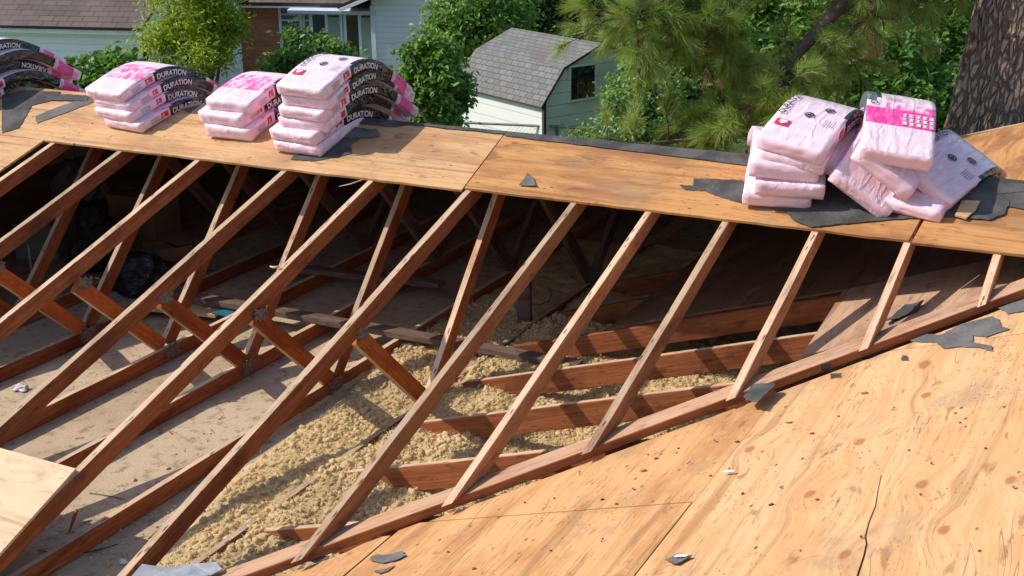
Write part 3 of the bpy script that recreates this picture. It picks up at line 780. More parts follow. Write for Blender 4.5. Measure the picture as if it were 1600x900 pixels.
def bundle(pose, label, style='side', seed=0, group='shingle bundles', **k):
    b = Bundle(pose[:3], *pose[3:7], seed=seed, **k)
    W_, H, L = b.W, b.H, b.L
    root = empty('shingle_bundle', b.P, label, 'shingle bundle', group)
    nu, nw, nh = 64, 14, 5
    ring = []
    # rounded cross-section, counter-clockwise seen from the front: bottom, right, top, left
    rc = .0042
    def ringpts(sh, fu):
        out_ = []
        w2 = W_/2-sh; h0 = sh*.55; h1 = H-sh*.55
        for i in range(nw): out_.append((-w2+2*w2*i/nw, h0, 0))
        for i in range(nh): out_.append((w2, h0+(h1-h0)*i/nh, 1))
        for i in range(nw): out_.append((w2-2*w2*i/nw, h1, 2))
        for i in range(nh): out_.append((-w2, h1-(h1-h0)*i/nh, 3))
        return out_
    V = []; m = 2*nw+2*nh
    ts = [-.0] + [L*i/nu for i in range(nu+1)] + [L]
    for ii, t in enumerate(ts):
        edge = 0
        if ii == 0 or ii == len(ts)-1: sh = .0045
        elif ii == 1 or ii == len(ts)-2: sh = .001
        else: sh = 0
        tt = t + (-.004 if ii == 0 else (.004 if ii == len(ts)-1 else 0))
        if ii == 1: tt = t+.006
        if ii == len(ts)-2: tt = t-.006
        for (y, z, sd) in ringpts(sh, t/L):
            # round the long edges
            yy = y; cy = max(0, abs(y)-(W_/2-rc)); cz = max(0, abs(z-H/2)-(H/2-rc))
            if cy > 0 and cz > 0:
                l = math.hypot(cy, cz)
                if l > rc: yy = math.copysign(abs(y)-cy+cy*rc/l, y); z = H/2+math.copysign(abs(z-H/2)-cz+cz*rc/l, z-H/2)
            q = Vector((tt*9, y*9, z*14+seed*5.3))
            n1 = noise.noise(q); n2 = noise.noise(Vector((tt*34, y*30, z*30+seed)))
            endf = min(1, min(t, L-t)/.16); lump = (.0022*n1+.0010*n2)*(1.5-.8*endf)
            puff = .0025*(1-(2*y/W_)**2) if sd in (0, 2) else .002*(1-(2*z/H-1)**2)
            # pleats near the folded ends
            pl_ = .0006*math.sin(z*200+y*70+seed)*(1-endf) if sd in (1, 3) else .0006*math.sin(y*90+seed+6*n1)*(1-endf)
            dy = dz = 0
            if sd == 1: dy = lump+puff+pl_
            elif sd == 3: dy = -(lump+puff+pl_)
            elif sd == 2: dz = lump*1.1+puff*.6+pl_
            else: dz = -lump*.3
            V.append(b.pt(tt, yy+dy, max(z+dz, -.002)))
    nr = len(ts); F, I, U = [], [], []
    mats = [M['pink'], M['pinkend'], M['magenta'], M['blotch'], M['blackfilm'], M['red'], M['greyfilm']]
    rr = random.Random(seed)
    blackstart = {'side': .27, 'flip': .0}.get(style, .27) + rr.uniform(-.05, .03)
    wl = [0]
    for i in range(nr-1):
        for j in range(m):
            k2 = (j+1) % m
            F.append([i*m+j, i*m+k2, (i+1)*m+k2, (i+1)*m+j][::-1])
            u = ts[min(i+1, nr-1)]/L; u = (i-.5)/nu
            mi = 0
            if nw <= j < nw+nh:      # right side
                jj = j-nw
                if u < .045: mi = 1
                elif blackstart < u < .74: mi = 4
                elif .74 <= u < .765: mi = 0
                elif .765 <= u < .87+.05*((seed//7) % 2): mi = 2
                elif blackstart-.075 < u < blackstart-.02 and 1 <= jj <= 3: mi = 5
                else: mi = 0
                if style == 'plain': mi = 1 if u < .05 else (4 if .45 < u < .74 else 0)
            elif nw+nh <= j < 2*nw+nh:   # top
                jj = j-nw-nh
                if style == 'side' and .16 < u < .36 and rr.random() < 2: mi = 3
                if style == 'band' and .20 < u < .34: mi = 2 if jj > -1 else 0
                if style == 'band' and .34 <= u < .40 and jj < 10: mi = 3
                if style == 'band' and u > .40 and jj >= 12: mi = 6
                if style == 'band' and u > .46 and jj == 11: mi = 4
                if style in ('side', 'logo', 'plain') and u > blackstart+.03 and jj == 0 and u < .74: mi = 4
                if u > .765 and u < .86 : mi = 2 if jj < 9 else 0
            elif j >= 2*nw+nh:
                jj = j-2*nw-nh
                mi = 1 if u < .05 else (3 if style != 'band' and .1 < u < .5 else 0)
                if style == 'band': mi = 6 if u > .3 else 0
                if style == 'logo' and u > .1: mi = 3
            I.append(mi)
            ju = j+1
            per = lambda jq: (jq*W_/nw if jq <= nw else W_+(jq-nw)*H/nh if jq <= nw+nh else W_+H+(jq-nw-nh)*W_/nw if jq <= 2*nw+nh else 2*W_+H+(jq-2*nw-nh)*H/nh)
            t0_, t1_ = ts[i], ts[i+1]
            uu = [(t0_, per(j)), (t0_, per(j+1)), (t1_, per(j+1)), (t1_, per(j))]
            U += uu[::-1]
    # end caps (grid fan, slightly pleated)
    for base, tt, sg in ((0, -.006, 1), ((nr-1)*m, L+.006, -1)):
        # inner grid: connect bottom and top rows
        cols_b = [base+i for i in range(nw)] + [base+nw]
        cols_t = [base+(2*nw+nh-i) for i in range(nw)] + [base+nw+nh]
        rows = [cols_b]
        for r_ in range(1, nh):
            row = []
            for i in range(nw+1):
                if i == 0: row.append(base+(2*nw+2*nh-r_))
                elif i == nw: row.append(base+nw+r_)
                else:
                    y = (-W_/2+.012)+(W_-.024)*i/nw; z = .012*.55+(H-.013)*r_/nh
                    q = noise.noise(Vector((y*25, z*60, seed*2.2+sg)))
                    fold = .003*math.sin(z*260+y*20+seed)
                    V.append(b.pt(tt-sg*(.006+.004*q+fold), y, z)); row.append(len(V)-1)
            rows.append(row)
        rows.append(cols_t)
        for r_ in range(nh):
            for i in range(nw):
                q = [rows[r_][i], rows[r_][i+1], rows[r_+1][i+1], rows[r_+1][i]]
                if sg < 0: q.reverse()
                F.append(q); I.append(1)
                pv = [(i*.023, r_*.015), ((i+1)*.023, r_*.015), ((i+1)*.023, (r_+1)*.015), (i*.023, (r_+1)*.015)]
                U += (pv if sg > 0 else pv[::-1])
    mesh('wrapper', V, F, mats, root, I, U, True)
    ts_ = blackstart*L
    if style == 'turned':
        v2 = TXT[0].copy(); v2[:, 0] *= -1; v2[:, 1] = TH-v2[:, 1]
        on_bundle(b, v2, TXT[1], 'right', .735*L, H*.15, .25/TW, mat=M['white'], parent=root, name='lettering', off=.0075)
    if style in ('side', 'logo'):
        sc = H*.70/TH
        on_bundle(b, TXT[0], TXT[1], 'right', ts_+.02, H*.15, min(sc*.9, .245/TW), mat=M['white'], parent=root, name='lettering', off=.0075)
        # logo house in the red square
        v2, f2 = merge2([rect2(0, 0, .028, .004, 3), rect2(0, .008, .02, .012, 3), ([(0, .018, 0), (.02, .018, 0), (.01, .03, 0)], [[0, 1, 2]])])
        on_bundle(b, v2, f2, 'right', ts_-.07*L, H*.25, 1, mat=M['white'], parent=root, name='logo_mark', off=.0075)
    # circle seal + fine print beside the far end
    v2, f2 = merge2([disc2(.020, .014), disc2(.009, .004, 10)])
    on_bundle(b, v2, f2, 'right', .748*L, H*.5, 1, mat=M['white'] if style != 'plain' else M['ink'], parent=root, name='seal_mark', off=.0075)
    fp = []
    for i in range(3):
        x0 = 0
        while x0 < .085:
            l_ = rr.uniform(.008, .022); fp.append(rect2(x0, i*.011, x0+l_, i*.011+.0045, 2)); x0 += l_+.005
    v2, f2 = merge2(fp)
    on_bundle(b, v2, f2, 'right', .875*L, H*.22, 1, mat=M['magenta'], parent=root, name='fine_print', off=.0075)
    fp = []
    for i in range(4):
        x0 = 0
        while x0 < .075:
            l_ = rr.uniform(.005, .016); fp.append(rect2(x0, i*.009, x0+l_, i*.009+.003, 1)); x0 += l_+.004
    v2, f2 = merge2(fp)
    if style in ('side', 'logo'): on_bundle(b, v2, f2, 'right', .08*L, H*.25, 1, mat=M['greyfilm'], parent=root, name='fine_print', off=.006)
    if style == 'logo':
        # on top: name along the left edge, red square, two seals, small print
        on_bundle(b, TXT[0], TXT[1], 'top', .22*L, -.122, .60, mat=M['ink'], parent=root, name='lettering', off=.0105)
        v2, f2 = rect2(0, 0, .055, .07, 4)
        on_bundle(b, v2, f2, 'top', .12*L, -W_*.5+.10, 1, mat=M['red'], parent=root, name='logo_square', off=.0065)
        v2, f2 = ([(.008, .035, 0), (.03, .058, 0), (.03, .012, 0), (.045, .015, 0), (.045, .055, 0), (.03, .050, 0)], [[0, 2, 1], [2, 3, 4, 5]])
        on_bundle(b, v2, f2, 'top', .122*L, -W_*.5+.10, 1, mat=M['white'], parent=root, name='logo_mark', off=.009)
        for (tt, yy) in ((.27, -.01), (.36, .06)):
            v2, f2 = merge2([disc2(.024, .015), disc2(.011, .0, 12)])
            on_bundle(b, v2, f2, 'top', tt*L, yy, 1, mat=M['ink'], parent=root, name='seal_mark', off=.007)
        fp = []
        for i in range(5):
            x0 = 0
            while x0 < .06: l_ = rr.uniform(.006, .016); fp.append(rect2(x0, i*.012, x0+l_, i*.012+.0035, 1)); x0 += l_+.004
        v2, f2 = merge2(fp)
        on_bundle(b, v2, f2, 'top', .20*L, .13, 1, mat=M['greyfilm'], parent=root, name='fine_print', off=.007)
    if style == 'band':
        # blocky white words, read from the other end, and small print
        rb = random.Random(3); bl = []
        for r_ in range(3):
            x0 = 0
            while x0 < .15:
                wd = rb.uniform(.022, .03)
                for q in range(3): bl.append(rect2(r_*.034+q*.0095, x0+(q % 2)*rb.uniform(0, .006), r_*.034+q*.0095+.0055, x0+wd-rb.uniform(0, .006), 1))
                bl.append(rect2(r_*.034, x0+rb.uniform(.002, wd*.5), r_*.034+.026, x0+rb.uniform(wd*.5, wd*.7), 1))
                x0 += wd+.006
        v2, f2 = merge2(bl); f2 = [q for q in f2]
        on_bundle(b, v2, f2, 'top', .215*L, .155, 1, mat=M['white'], parent=root, name='lettering', off=.0065)
        fp = []
        for i in range(6):
            x0 = 0
            while x0 < .07: l_ = rb.uniform(.005, .013); fp.append(rect2(i*.008, x0, i*.008+.003, x0+l_, 1)); x0 += l_+.004
        v2, f2 = merge2(fp)
        on_bundle(b, v2, f2, 'top', .42*L, .0, 1, mat=M['greyfilm'], parent=root, name='fine_print', off=.007)
        v2, f2 = disc2(.018, .012)
        on_bundle(b, v2, f2, 'top', .375*L, -W_*.5+.035, 1, mat=M['ink'], parent=root, name='seal_mark', off=.0075)
    return b

aa = .302; zT = T+.004
def stack(base, dzs, offs, labels, styles, a0s, group, **k):
    for i, lab in enumerate(labels):
        ox, oy, oyaw = offs[i]
        P = (base[0]+ox, base[1]+oy, zA(base[1])+zT+.006+sum(dzs[:i]))
        bundle((P[0], P[1], P[2], base[2]+oyaw, a0s[i], -a0s[i]-.16-.05*(i % 2), .03+.0*i), lab, styles[i], seed=int(base[0]*100)+i*7+3, group=group, **k)
# stack one (four bundles), stack two (three), stack three (six), leftmost (six)
stack((.44, 3.09, .07), [.062]*8, [(0.02, 0, .02), (-.045, -.01, .03), (-.05, .005, 0), (-.10, -.012, .02)],
      ['lowest bundle of the four-bundle stack at left', 'second bundle from the bottom of the four-bundle stack', 'third bundle from the bottom of the four-bundle stack', 'top bundle of the four-bundle stack, its top printed magenta'],
      ['side', 'side', 'side', 'side'], [aa, aa+.02, aa+.04, aa+.06], 'bundles of the left ridge stacks', H=.062)
stack((1.275, 3.115, -.03), [.078]*8, [(0, 0, -.02), (-.05, -.0, .05), (0.0, .03, .0)],
      ['bottom bundle of the middle three-bundle stack, pushed right', 'middle bundle of the three-bundle stack, jutting left', 'top bundle of the three-bundle stack, rubbed magenta print on top'],
      ['side', 'side', 'side'], [aa, aa, aa+.01], 'bundles of the left ridge stacks', H=.078)
stack((1.84, 3.04, .01), [.068]*8, [(0, 0, 0), (-.02, -.012, .05), (.03, .03, -.03), (.04, .01, .05), (.065, .025, -.02), (.06, -.01, .0)],
      ['lowest bundle of the tallest stack, at the strip edge', 'second bundle of the tallest stack, sagging over the lowest', 'third bundle from the bottom of the tallest stack', 'fourth bundle from the bottom of the tallest stack',
       'bundle just beneath the top one of the tallest stack', 'top bundle of the tallest stack, white top with red square'],
      ['plain', 'side', 'mute', 'side', 'side', 'logo'], [aa, aa, aa+.01, aa+.03, aa+.05, aa+.07], 'bundles of the left ridge stacks', H=.066)
stack((-1.09, 3.10, 0.), [.069]*8, [(.03, 0, 0), (0.05, .03, .04), (.01, .0, -.03), (.03, .03, .03), (-.03, -.03, 0)],
      ['lowest bundle of the stack cut off by the left margin', 'second bundle from the bottom in the cut-off left stack', 'middle bundle of the cut-off left stack',
       'bundle just beneath the top one in the cut-off left stack', 'top bundle of the stack cut off by the left margin'],
      ['mute', 'mute', 'turned', 'mute', 'side'], [aa, aa, aa+.01, aa+.02, aa+.03], 'bundles of the left ridge stacks', H=.069)
# the tumbled pile at right
G4 = 'bundles of the tumbled right pile'
pile = [
 ((4.700, 3.044, .968, -.229, .31, -.301, .05), 'lowest bundle of the tumbled pile, at its lower left', 'plain', .072),
 ((4.770, 3.014, 1.035, -.253, .27, -.304, .04), 'second lowest bundle of the tumbled pile, at left', 'plain', .072),
 ((4.735, 3.014, 1.115, -.28, .22, -.306, .10), 'crumpled bundle in the middle of the pile left side', 'plain', .080),
 ((4.76, 3.03, 1.175, -.02, .30, -.33, .15), 'bundle squeezed under the top left bundle of the pile', 'plain', .060),
 ((4.758, 3.016, 1.232, .107, .343, -.371, .176), 'top left bundle of the tumbled pile, dark name print and red square on top', 'logo', .078),
 ((4.97, 3.16, 1.11, .08, .30, -.33, .33), 'bundle mostly hidden in the gap between the pile left side and the banded top one', 'plain', .07),
 ((5.31, 3.10, .985, .12, .29, -.30, .10), 'small visible corner of a bundle buried low between two slanting ones', 'plain', .066),
 ((5.075, 3.061, 1.041, .136, .427, -.298, .697), 'slanting bundle leaning right at the front of the pile', 'plain', .078),
 ((5.175, 3.051, 1.156, .011, .25, -.305, .66), 'slanting bundle wedged under the magenta-banded one', 'plain', .078),
 ((5.345, 3.20, 1.088, .30, .20, -.42, .56), 'shaded lilac bundle sliding off the right end of the pile', 'logo', .072),
 ((5.245, 3.060, 1.225, -.170, .434, -.26, .147), 'topmost bundle of the pile, white with a magenta band across', 'band', .082),
]
for i, (p, lab, st, H) in enumerate(pile):
    bundle(p, lab, st, seed=200+i*11, group=G4, H=H)

# ================================================================== ATTIC INTERIOR
# long flat board lying across the bottom chords
V, F, I, U = beamdata((0, y3, Z0+.040), (1, 0, .001), (0, 1, 0), .09, .038, (Vector((1, 0, 0)), .55), (Vector((1, 0, 0)), 3.62), seed=300, jit=.004)
o = mesh('cross_board', V, F, [M['shadewood'], M['shadewood']], None, I, U); tag(o, 'long dull board lying across the truss bottoms under the ridge', 'board')
V, F, I, U = beamdata((1.1, 3.9, Z0+.040), (1, .12, 0), (-.12, 1, 0), .09, .038, (Vector((1, 0, 0)), .9), (Vector((1, 0, 0)), 2.2), seed=301)
o = mesh('cross_board', V, F, [M['shadewood'], M['shadewood']], None, I, U); tag(o, 'short dull board lying behind the long cross board', 'board')
# small post with a white tag
P = onZ(818, 512, ZC+.02)
pr = empty('timber_post', P, 'short grey timber post with a white tag, standing in insulation', 'post')
box('post', P+Vector((0, .02, .14)), (.085, .038, .32), M['shadewood'], pr)
box('paper_tag', P+Vector((.0, -.003, .012)), (.06, .004, .022), M['white'], pr)
# cable
def cable(pix, z, label, r=.004, mat=None):
    pts = [onZ(x, y, z) for x, y in pix]
    o = tube('attic_cable', pts, [r]*len(pts), mat or M['feltlight'], n=6); tag(o, label, 'cable', 'cables in the dark attic')
cable([(828, 474), (845, 477), (858, 470), (862, 460), (858, 450)], ZC+.12, 'thin looping cable beside the short grey post')
cable([(540, 455), (600, 425), (640, 412), (690, 405)], ZC+.10, 'faint cable lying in the dark attic behind the fourth truss')
# insulation fill
def insul_mask(x, y):
    if x < 2.05 or y < -.6 or y > 5.6: return 0.
    if x < 2.46: return max(0, (x-2.2)/.26)*.35*(1 if y > 1.55 else .55)
    f = 1.
    if x < 3.03:
        f = min(1, max(0., (x-2.62-.10*math.sin(y*3)+.32*max(0, y-1.7))/.24))
        f = max(f*.85, .16)
    if y > 3.6: f *= .8
    return f
def hfill(x, y):
    m_ = insul_mask(x, y)
    p = Vector((x, y, 0))
    h = .075 + .03*noise.noise(p*2.3) + .022*noise.noise(p*7) + .018*noise.noise(p*17)
    h *= (1 if x > 3.03 else .8)
    if x > 3.1: h += .02
    return ZC + m_*h + (-.02 if m_ < .2 else 0)
nx, ny = 230, 300
X = np.linspace(2.1, 6.2, nx); Y = np.linspace(-.7, 5.8, ny)
V = [(x, y, hfill(x, y)+.008*noise.noise(Vector((x*40, y*40, 1)))) for x in X for y in Y]
F = [[i*ny+j, (i+1)*ny+j, (i+1)*ny+j+1, i*ny+j+1] for i in range(nx-1) for j in range(ny-1)]
parts_V = np.array(V); nbase = len(V)
# clumps
ico = bmesh.new(); bmesh.ops.create_icosphere(ico, subdivisions=1, radius=1)
iv = np.array([v_.co[:] for v_ in ico.verts]); ifc = np.array([[l.index for l in f.verts] for f in ico.faces]); ico.free()
def make_variants(sub, cnt):
    ico = bmesh.new(); bmesh.ops.create_icosphere(ico, subdivisions=sub, radius=1)
    iv = np.array([v_.co[:] for v_ in ico.verts]); ifc = np.array([[l.index for l in f.verts] for f in ico.faces]); ico.free()
    L = []
    for q in range(cnt):
        n_ = np.array([.85+.5*noise.noise(Vector(p)*1.6+Vector((q*9, 0, 0)))+.75*abs(noise.noise(Vector(p)*3.1+Vector((q*5, 3, 0))))+.25*noise.noise(Vector(p)*7+Vector((q, 0, 4))) for p in iv])
        L.append(iv*n_[:, None]*np.array([1.25, .85, .75]))
    return L, ifc
big_v, big_f = make_variants(2, 12); variants, ifc = make_variants(1, 12)
iv = variants[0]
VV, FF = [], []; off = 0
for (target, vs_, fs_, smin, smax) in ((11500, big_v, big_f, .005, .0165), (36000, variants, ifc, .0025, .007)):
    count = 0
    while count < target:
        x = rng.uniform(2.1, 5.0); y = rng.uniform(-.4, 4.0)
        m_ = insul_mask(x, y)
        if x > 3.6 and y < (x-3.4)*1.0-.5: continue
        if x < 2.46:
            if rng.random() > m_*.5+.03 or noise.noise(Vector((x*4, y*4, 3))) < .05: continue
        elif rng.random() > m_*1.1: continue
        if x < 3.0 and smax > .02 and rng.random() < .45: continue
        s_ = rng.uniform(smin, smax)*(1.2 if noise.noise(Vector((x*3, y*3, 9))) > 0 else .8)
        if m_ < .3: s_ *= .6
        vv = vs_[rng.integers(12)]
        a, b_, c_ = rng.uniform(0, 6.28, 3)
        Rz = np.array([[math.cos(a), -math.sin(a), 0], [math.sin(a), math.cos(a), 0], [0, 0, 1]]); Rx = np.array([[1, 0, 0], [0, math.cos(b_), -math.sin(b_)], [0, math.sin(b_), math.cos(b_)]])
        vv = vv @ (Rz @ Rx).T * s_ + np.array([x, y, max(hfill(x, y), ZC)+s_*.25])
        VV.append(vv); FF.append(fs_+off); off += len(vv); count += 1
VV = np.concatenate(VV); FF = np.concatenate(FF)
o1 = mesh('insulation', V, F, M['insul'], None, None, None, True)
tag(o1, 'loose yellow insulation filling the bays beside the valley board', 'insulation', kind='stuff')
o2 = mesh('insulation_clump', VV, FF, M['insul'], None, None, None, True)
tag(o2, 'crumbly yellow tufts of insulation over the fill and drywall', 'insulation', kind='stuff')
n = 90000
fx = rng.uniform(2.15, 4.6, n); fy = rng.uniform(-.3, 3.6, n)
keep = np.array([(insul_mask(a, b) > .4 or rng.random() < .04) and not (a > 3.6 and b < (a-3.4)-.5) for a, b in zip(fx, fy)])
fx, fy = fx[keep], fy[keep]; n = len(fx)
fz = np.array([max(hfill(a, b), ZC)+.006 for a, b in zip(fx, fy)])+rng.uniform(0, .012, n)
B_ = np.stack([fx, fy, fz], 1); dd = rng.normal(0, 1, (n, 3)); dd[:, 2] = np.abs(dd[:, 2])*.6+.1; dd /= np.linalg.norm(dd, axis=1)[:, None]
ll = rng.uniform(.006, .020, n)[:, None]; sd = np.cross(dd, rng.normal(0, 1, (n, 3))); sd /= np.linalg.norm(sd, axis=1)[:, None]
V = np.empty((n, 4, 3)); V[:, 0] = B_-sd*.0009; V[:, 1] = B_+sd*.0009; V[:, 2] = B_+dd*ll+sd*.0005; V[:, 3] = B_+dd*ll-sd*.0005
ii_ = (np.arange(n)*4)[:, None]
o4 = mesh('insulation_fibre', V.reshape(-1, 3), ii_+np.array([[0, 1, 2, 3]]), M['insul']); tag(o4, 'fine loose fibres over the yellow insulation', 'insulation', kind='stuff')
# sparse crumbs and grit on the bare drywall
VV, FF = [], []; off = 0
for _ in range(900):
    x = rng.uniform(-.3, 2.5); y = rng.uniform(-.3, 3.6)
    if noise.noise(Vector((x*2.3, y*2.3, 5))) < -.05: continue
    s_ = rng.uniform(.002, .007)
    vv = variants[rng.integers(12)]*s_*np.array([1.4, 1, .6])+np.array([x, y, ZC+s_*.3]); VV.append(vv); FF.append(ifc+off); off += len(iv)
o3 = mesh('attic_grit', np.concatenate(VV), np.concatenate(FF), M['drywall']); tag(o3, 'dust crumbs scattered on the bare drywall bays', 'grit', kind='stuff')

L = []
for _ in range(260):
    x = rng.uniform(-.2, 3.0); y = rng.uniform(-.3, 3.2)
    if noise.noise(Vector((x*2, y*2, 8))) < -.1: continue
    a = rng.uniform(0, 6.28); l = rng.uniform(.01, .06); p = Vector((x, y, ZC+.004)); q = p+Vector((math.cos(a)*l, math.sin(a)*l, rng.uniform(0, .008)))
    L.append(tubedata([p, q], rng.uniform(.0008, .0022), 4))
V, F, I, U = join(L); o = mesh('wood_litter', V, F, M['side'], None, I, U); tag(o, 'splinters and needles littering the bare attic drywall', 'litter', kind='stuff')
cable([(140, 770), (160, 773), (195, 780)], ZC+.006, 'thin wire lying on the drywall right of the pale plywood sheet', .002, M['shadewood'])
cable([(60, 860), (110, 868), (150, 860), (185, 850)], ZC+.006, 'thin dark wire on the drywall at the bottom left', .002, M['black'])
# junk at the left
M['bag'] = (lambda s: s.fin((.012, .012, .015), .22, s.bump(s.noise(s.obj(), 9, 5, .65, 1.5), 1., .05), Specular_IOR_Level=.7))(NT('black bag plastic'))
M['clear'] = (lambda s: s.fin((.20, .19, .20), .3, s.bump(s.noise(s.obj(), 10, 5, .65, 2.), 1., .05), Specular_IOR_Level=.6))(NT('cloudy plastic'))
M['card'] = simple('brown cardboard', (.22, .13, .075), .85, (.28, .18, .1), 5)
M['bin'] = simple('grey green bin plastic', (.20, .22, .20), .5, (.25, .27, .25), 3)
M['blue'] = simple('blue plastic sheet', (.02, .14, .20), .5)
def blob(name, c, s, mat, label, cat, grp=None, seed=0, amp=.35, sub=4):
    bm = bmesh.new(); bmesh.ops.create_icosphere(bm, subdivisions=sub, radius=1)
    for v_ in bm.verts:
        p = v_.co.copy(); n1 = noise.noise(p*1.3+Vector((seed, 0, 0))); n2 = abs(noise.noise(p*3.7+Vector((0, seed, 0)))); n3 = abs(noise.noise(p*8+Vector((0, 0, seed))))
        k_ = 1+amp*n1-amp*.7*n2-amp*.35*n3
        v_.co = Vector((p.x*s[0]*k_, p.y*s[1]*k_, max(p.z*k_, -.55)*s[2]))
        v_.co += Vector((c[0], c[1], c[2]))
    me = bpy.data.meshes.new(name); bm.to_mesh(me); bm.free(); me.materials.append(mat)
    for p in me.polygons: p.use_smooth = True
    o = bpy.data.objects.new(name, me); col.objects.link(o); return tag(o, label, cat, grp)
P = onZ(128, 428, ZC); blob('garbage_bag', (P.x, P.y+.15, ZC+.17), (.17, .20, .30), M['bag'], 'tall black garbage bag behind the second and third trusses', 'garbage bag', 'black garbage bags', 1)
P = onZ(195, 462, ZC); blob('garbage_bag', (P.x, P.y+.15, ZC+.10), (.26, .20, .17), M['bag'], 'low slumped black garbage bag near the third truss', 'garbage bag', 'black garbage bags', 5)
P = onZ(45, 400, ZC); blob('plastic_sheet', (P.x, P.y+.6, ZC+.42), (.24, .2, .2), M['clear'], 'crumpled cloudy plastic sheet in the dark left corner', 'plastic sheet', None, 9, .5)
P = onZ(70, 400, ZC)
def openbox(name, c, s, mat, label, cat, yaw=0., lid=None):
    ax = (Vector((math.cos(yaw), math.sin(yaw), 0)), Vector((-math.sin(yaw), math.cos(yaw), 0)), Vector((0, 0, 1)))
    r_ = empty(name, (c[0], c[1], c[2]), label, cat)
    t_ = .012; c = Vector(c)
    L = []
    for sx in (-1, 1): L.append(boxdata(c+ax[0]*(sx*(s[0]/2-t_/2))+ax[2]*(s[2]/2), (t_, s[1], s[2]), ax))
    for sy in (-1, 1): L.append(boxdata(c+ax[1]*(sy*(s[1]/2-t_/2))+ax[2]*(s[2]/2), (s[0]-2*t_-.002, t_, s[2]-.002), ax))
    L.append(boxdata(c+ax[2]*.01, (s[0]-2*t_-.004, s[1]-2*t_-.004, .012), ax))
    V, F, I, U = join(L); mesh('box_body', V, F, mat, r_, I, U)
    if lid:
        for sy in (-1, 1):
            V, F, I, U = boxdata(c+ax[1]*(sy*s[1]*.28)+ax[2]*(s[2]+.012+.008*sy), (s[0]+.01, s[1]*.46, .006), ax); mesh('flap', V, F, lid, r_, I, U)
    return r_
openbox('storage_bin', (P.x-.02, P.y+.05, ZC+.002), (.34, .3, .26), M['bin'], 'pale grey storage bin behind the second truss', 'bin', .3, M['bin'])
P = onZ(165, 395, ZC); openbox('cardboard_box', (P.x, P.y+.45, ZC+.002), (.42, .32, .36), M['card'], 'cardboard box with a pale label behind the black bags', 'box', .1, M['card'])
V, F, I, U = boxdata((P.x-.02, P.y+.29, ZC+.25), (.11, .004, .08), (Vector((math.cos(.1), math.sin(.1), 0)), Vector((-math.sin(.1), math.cos(.1), 0)), Vector((0, 0, 1))))
o = mesh('paper_label', V, F, M['bin'], [q for q in bpy.data.objects if q.name.startswith('cardboard_box')][0], I, U)
P = onZ(228, 430, ZC); openbox('cardboard_box', (P.x, P.y+.25, ZC+.002), (.26, .26, .16), M['card'], 'small cardboard box right of the black bags', 'box', -.4, M['card'])
P = onZ(258, 452, ZC); blob('plastic_sheet', (P.x, P.y+.2, ZC+.05), (.22, .14, .07), M['clear'], 'flat crumpled plastic beside the small cardboard box', 'plastic sheet', None, 4, .5)
P = onZ(50, 432, ZC+.0); o = tube('white_rod', [P, P+Vector((-.02, .02, .16)), P+Vector((-.03, .03, .22))], [.007, .007, .008], M['white']); tag(o, 'short white rod standing at the far left of the attic', 'rod')
P = onZ(290, 498, ZC); V, F, I, U = boxdata((P.x-.06, P.y, ZC+.06), (.62, .14, .02), (Vector((.98, .18, 0)), Vector((-.18, .98, 0)), Vector((0, 0, 1))))
o = mesh('plank_offcut', V, F, M['pale'], None, I, U); tag(o, 'pale plank offcut lying behind the third truss node', 'offcut')
V, F, I, U = boxdata((P.x+.30, P.y+.04, ZC+.075), (.14, .10, .01)); o = mesh('blue_wrapper', V, F, M['blue'], None, I, U); tag(o, 'small blue wrapper at the end of the pale plank offcut', 'wrapper')
P = onZ(28, 608, ZC); blob('paper_scrap', (P.x+.03, P.y, ZC+.012), (.05, .04, .015), M['white'], 'white scrap of paper on the drywall at far left', 'paper', None, 3, .8, 3)
P = onZ(193, 881, ZC); blob('paper_scrap', (P.x, P.y, ZC+.012), (.022, .016, .012), M['white'], 'white crumb on the drywall at the bottom left', 'paper', None, 6, .6, 2)

# ================================================================== BEYOND THE RIDGE
# ---- foliage tools
def leafmat(name, c1, c2, trans=.35, rough=.45):
    s = NT(name)
    r = s.n('NewGeometry', _o=8)
    n = s.noise(s.obj(), 1.1, 3)
    f = s.math('ADD', s.math('MULTIPLY', r, .6), s.math('MULTIPLY', s.ramp(n, .35, .65), .4))
    c = s.mix(f, c1, c2)
    s.fin(c, rough, Specular_IOR_Level=.35)
    tr = s.t.nodes.new('ShaderNodeBsdfTranslucent'); s.set(tr.inputs[0], s.mix(1., c, (1.5, 1.6, .7), 'MULTIPLY'))
    mx = s.t.nodes.new('ShaderNodeMixShader'); mx.inputs[0].default_value = trans
    s.t.links.new(s.b.outputs[0], mx.inputs[1]); s.t.links.new(tr.outputs[0], mx.inputs[2])
    s.t.links.new(mx.outputs[0], s.t.nodes['Material Output'].inputs[0])
    return s.m
M['lf_yellow'] = leafmat('yellow green leaves', (.12, .21, .022), (.38, .43, .05), .42)
M['lf_mid'] = leafmat('mid green leaves', (.07, .16, .03), (.23, .35, .085), .38)
M['lf_vine'] = leafmat('vine leaves', (.045, .12, .022), (.16, .28, .065), .35)
M['lf_dark'] = leafmat('dark leaves', (.025, .07, .015), (.09, .17, .035), .3)
M['lf_pale'] = leafmat('glossy pale leaves', (.07, .16, .04), (.28, .39, .15), .36, .35)
M['needle'] = leafmat('pine needles', (.09, .17, .032), (.31, .39, .11), .36)
M['needle2'] = leafmat('brown pine needles', (.17, .10, .045), (.26, .17, .08), .2)
M['bark'] = simple('brown bark', (.10, .07, .05), .95, (.17, .12, .085), 6, 1., .03)

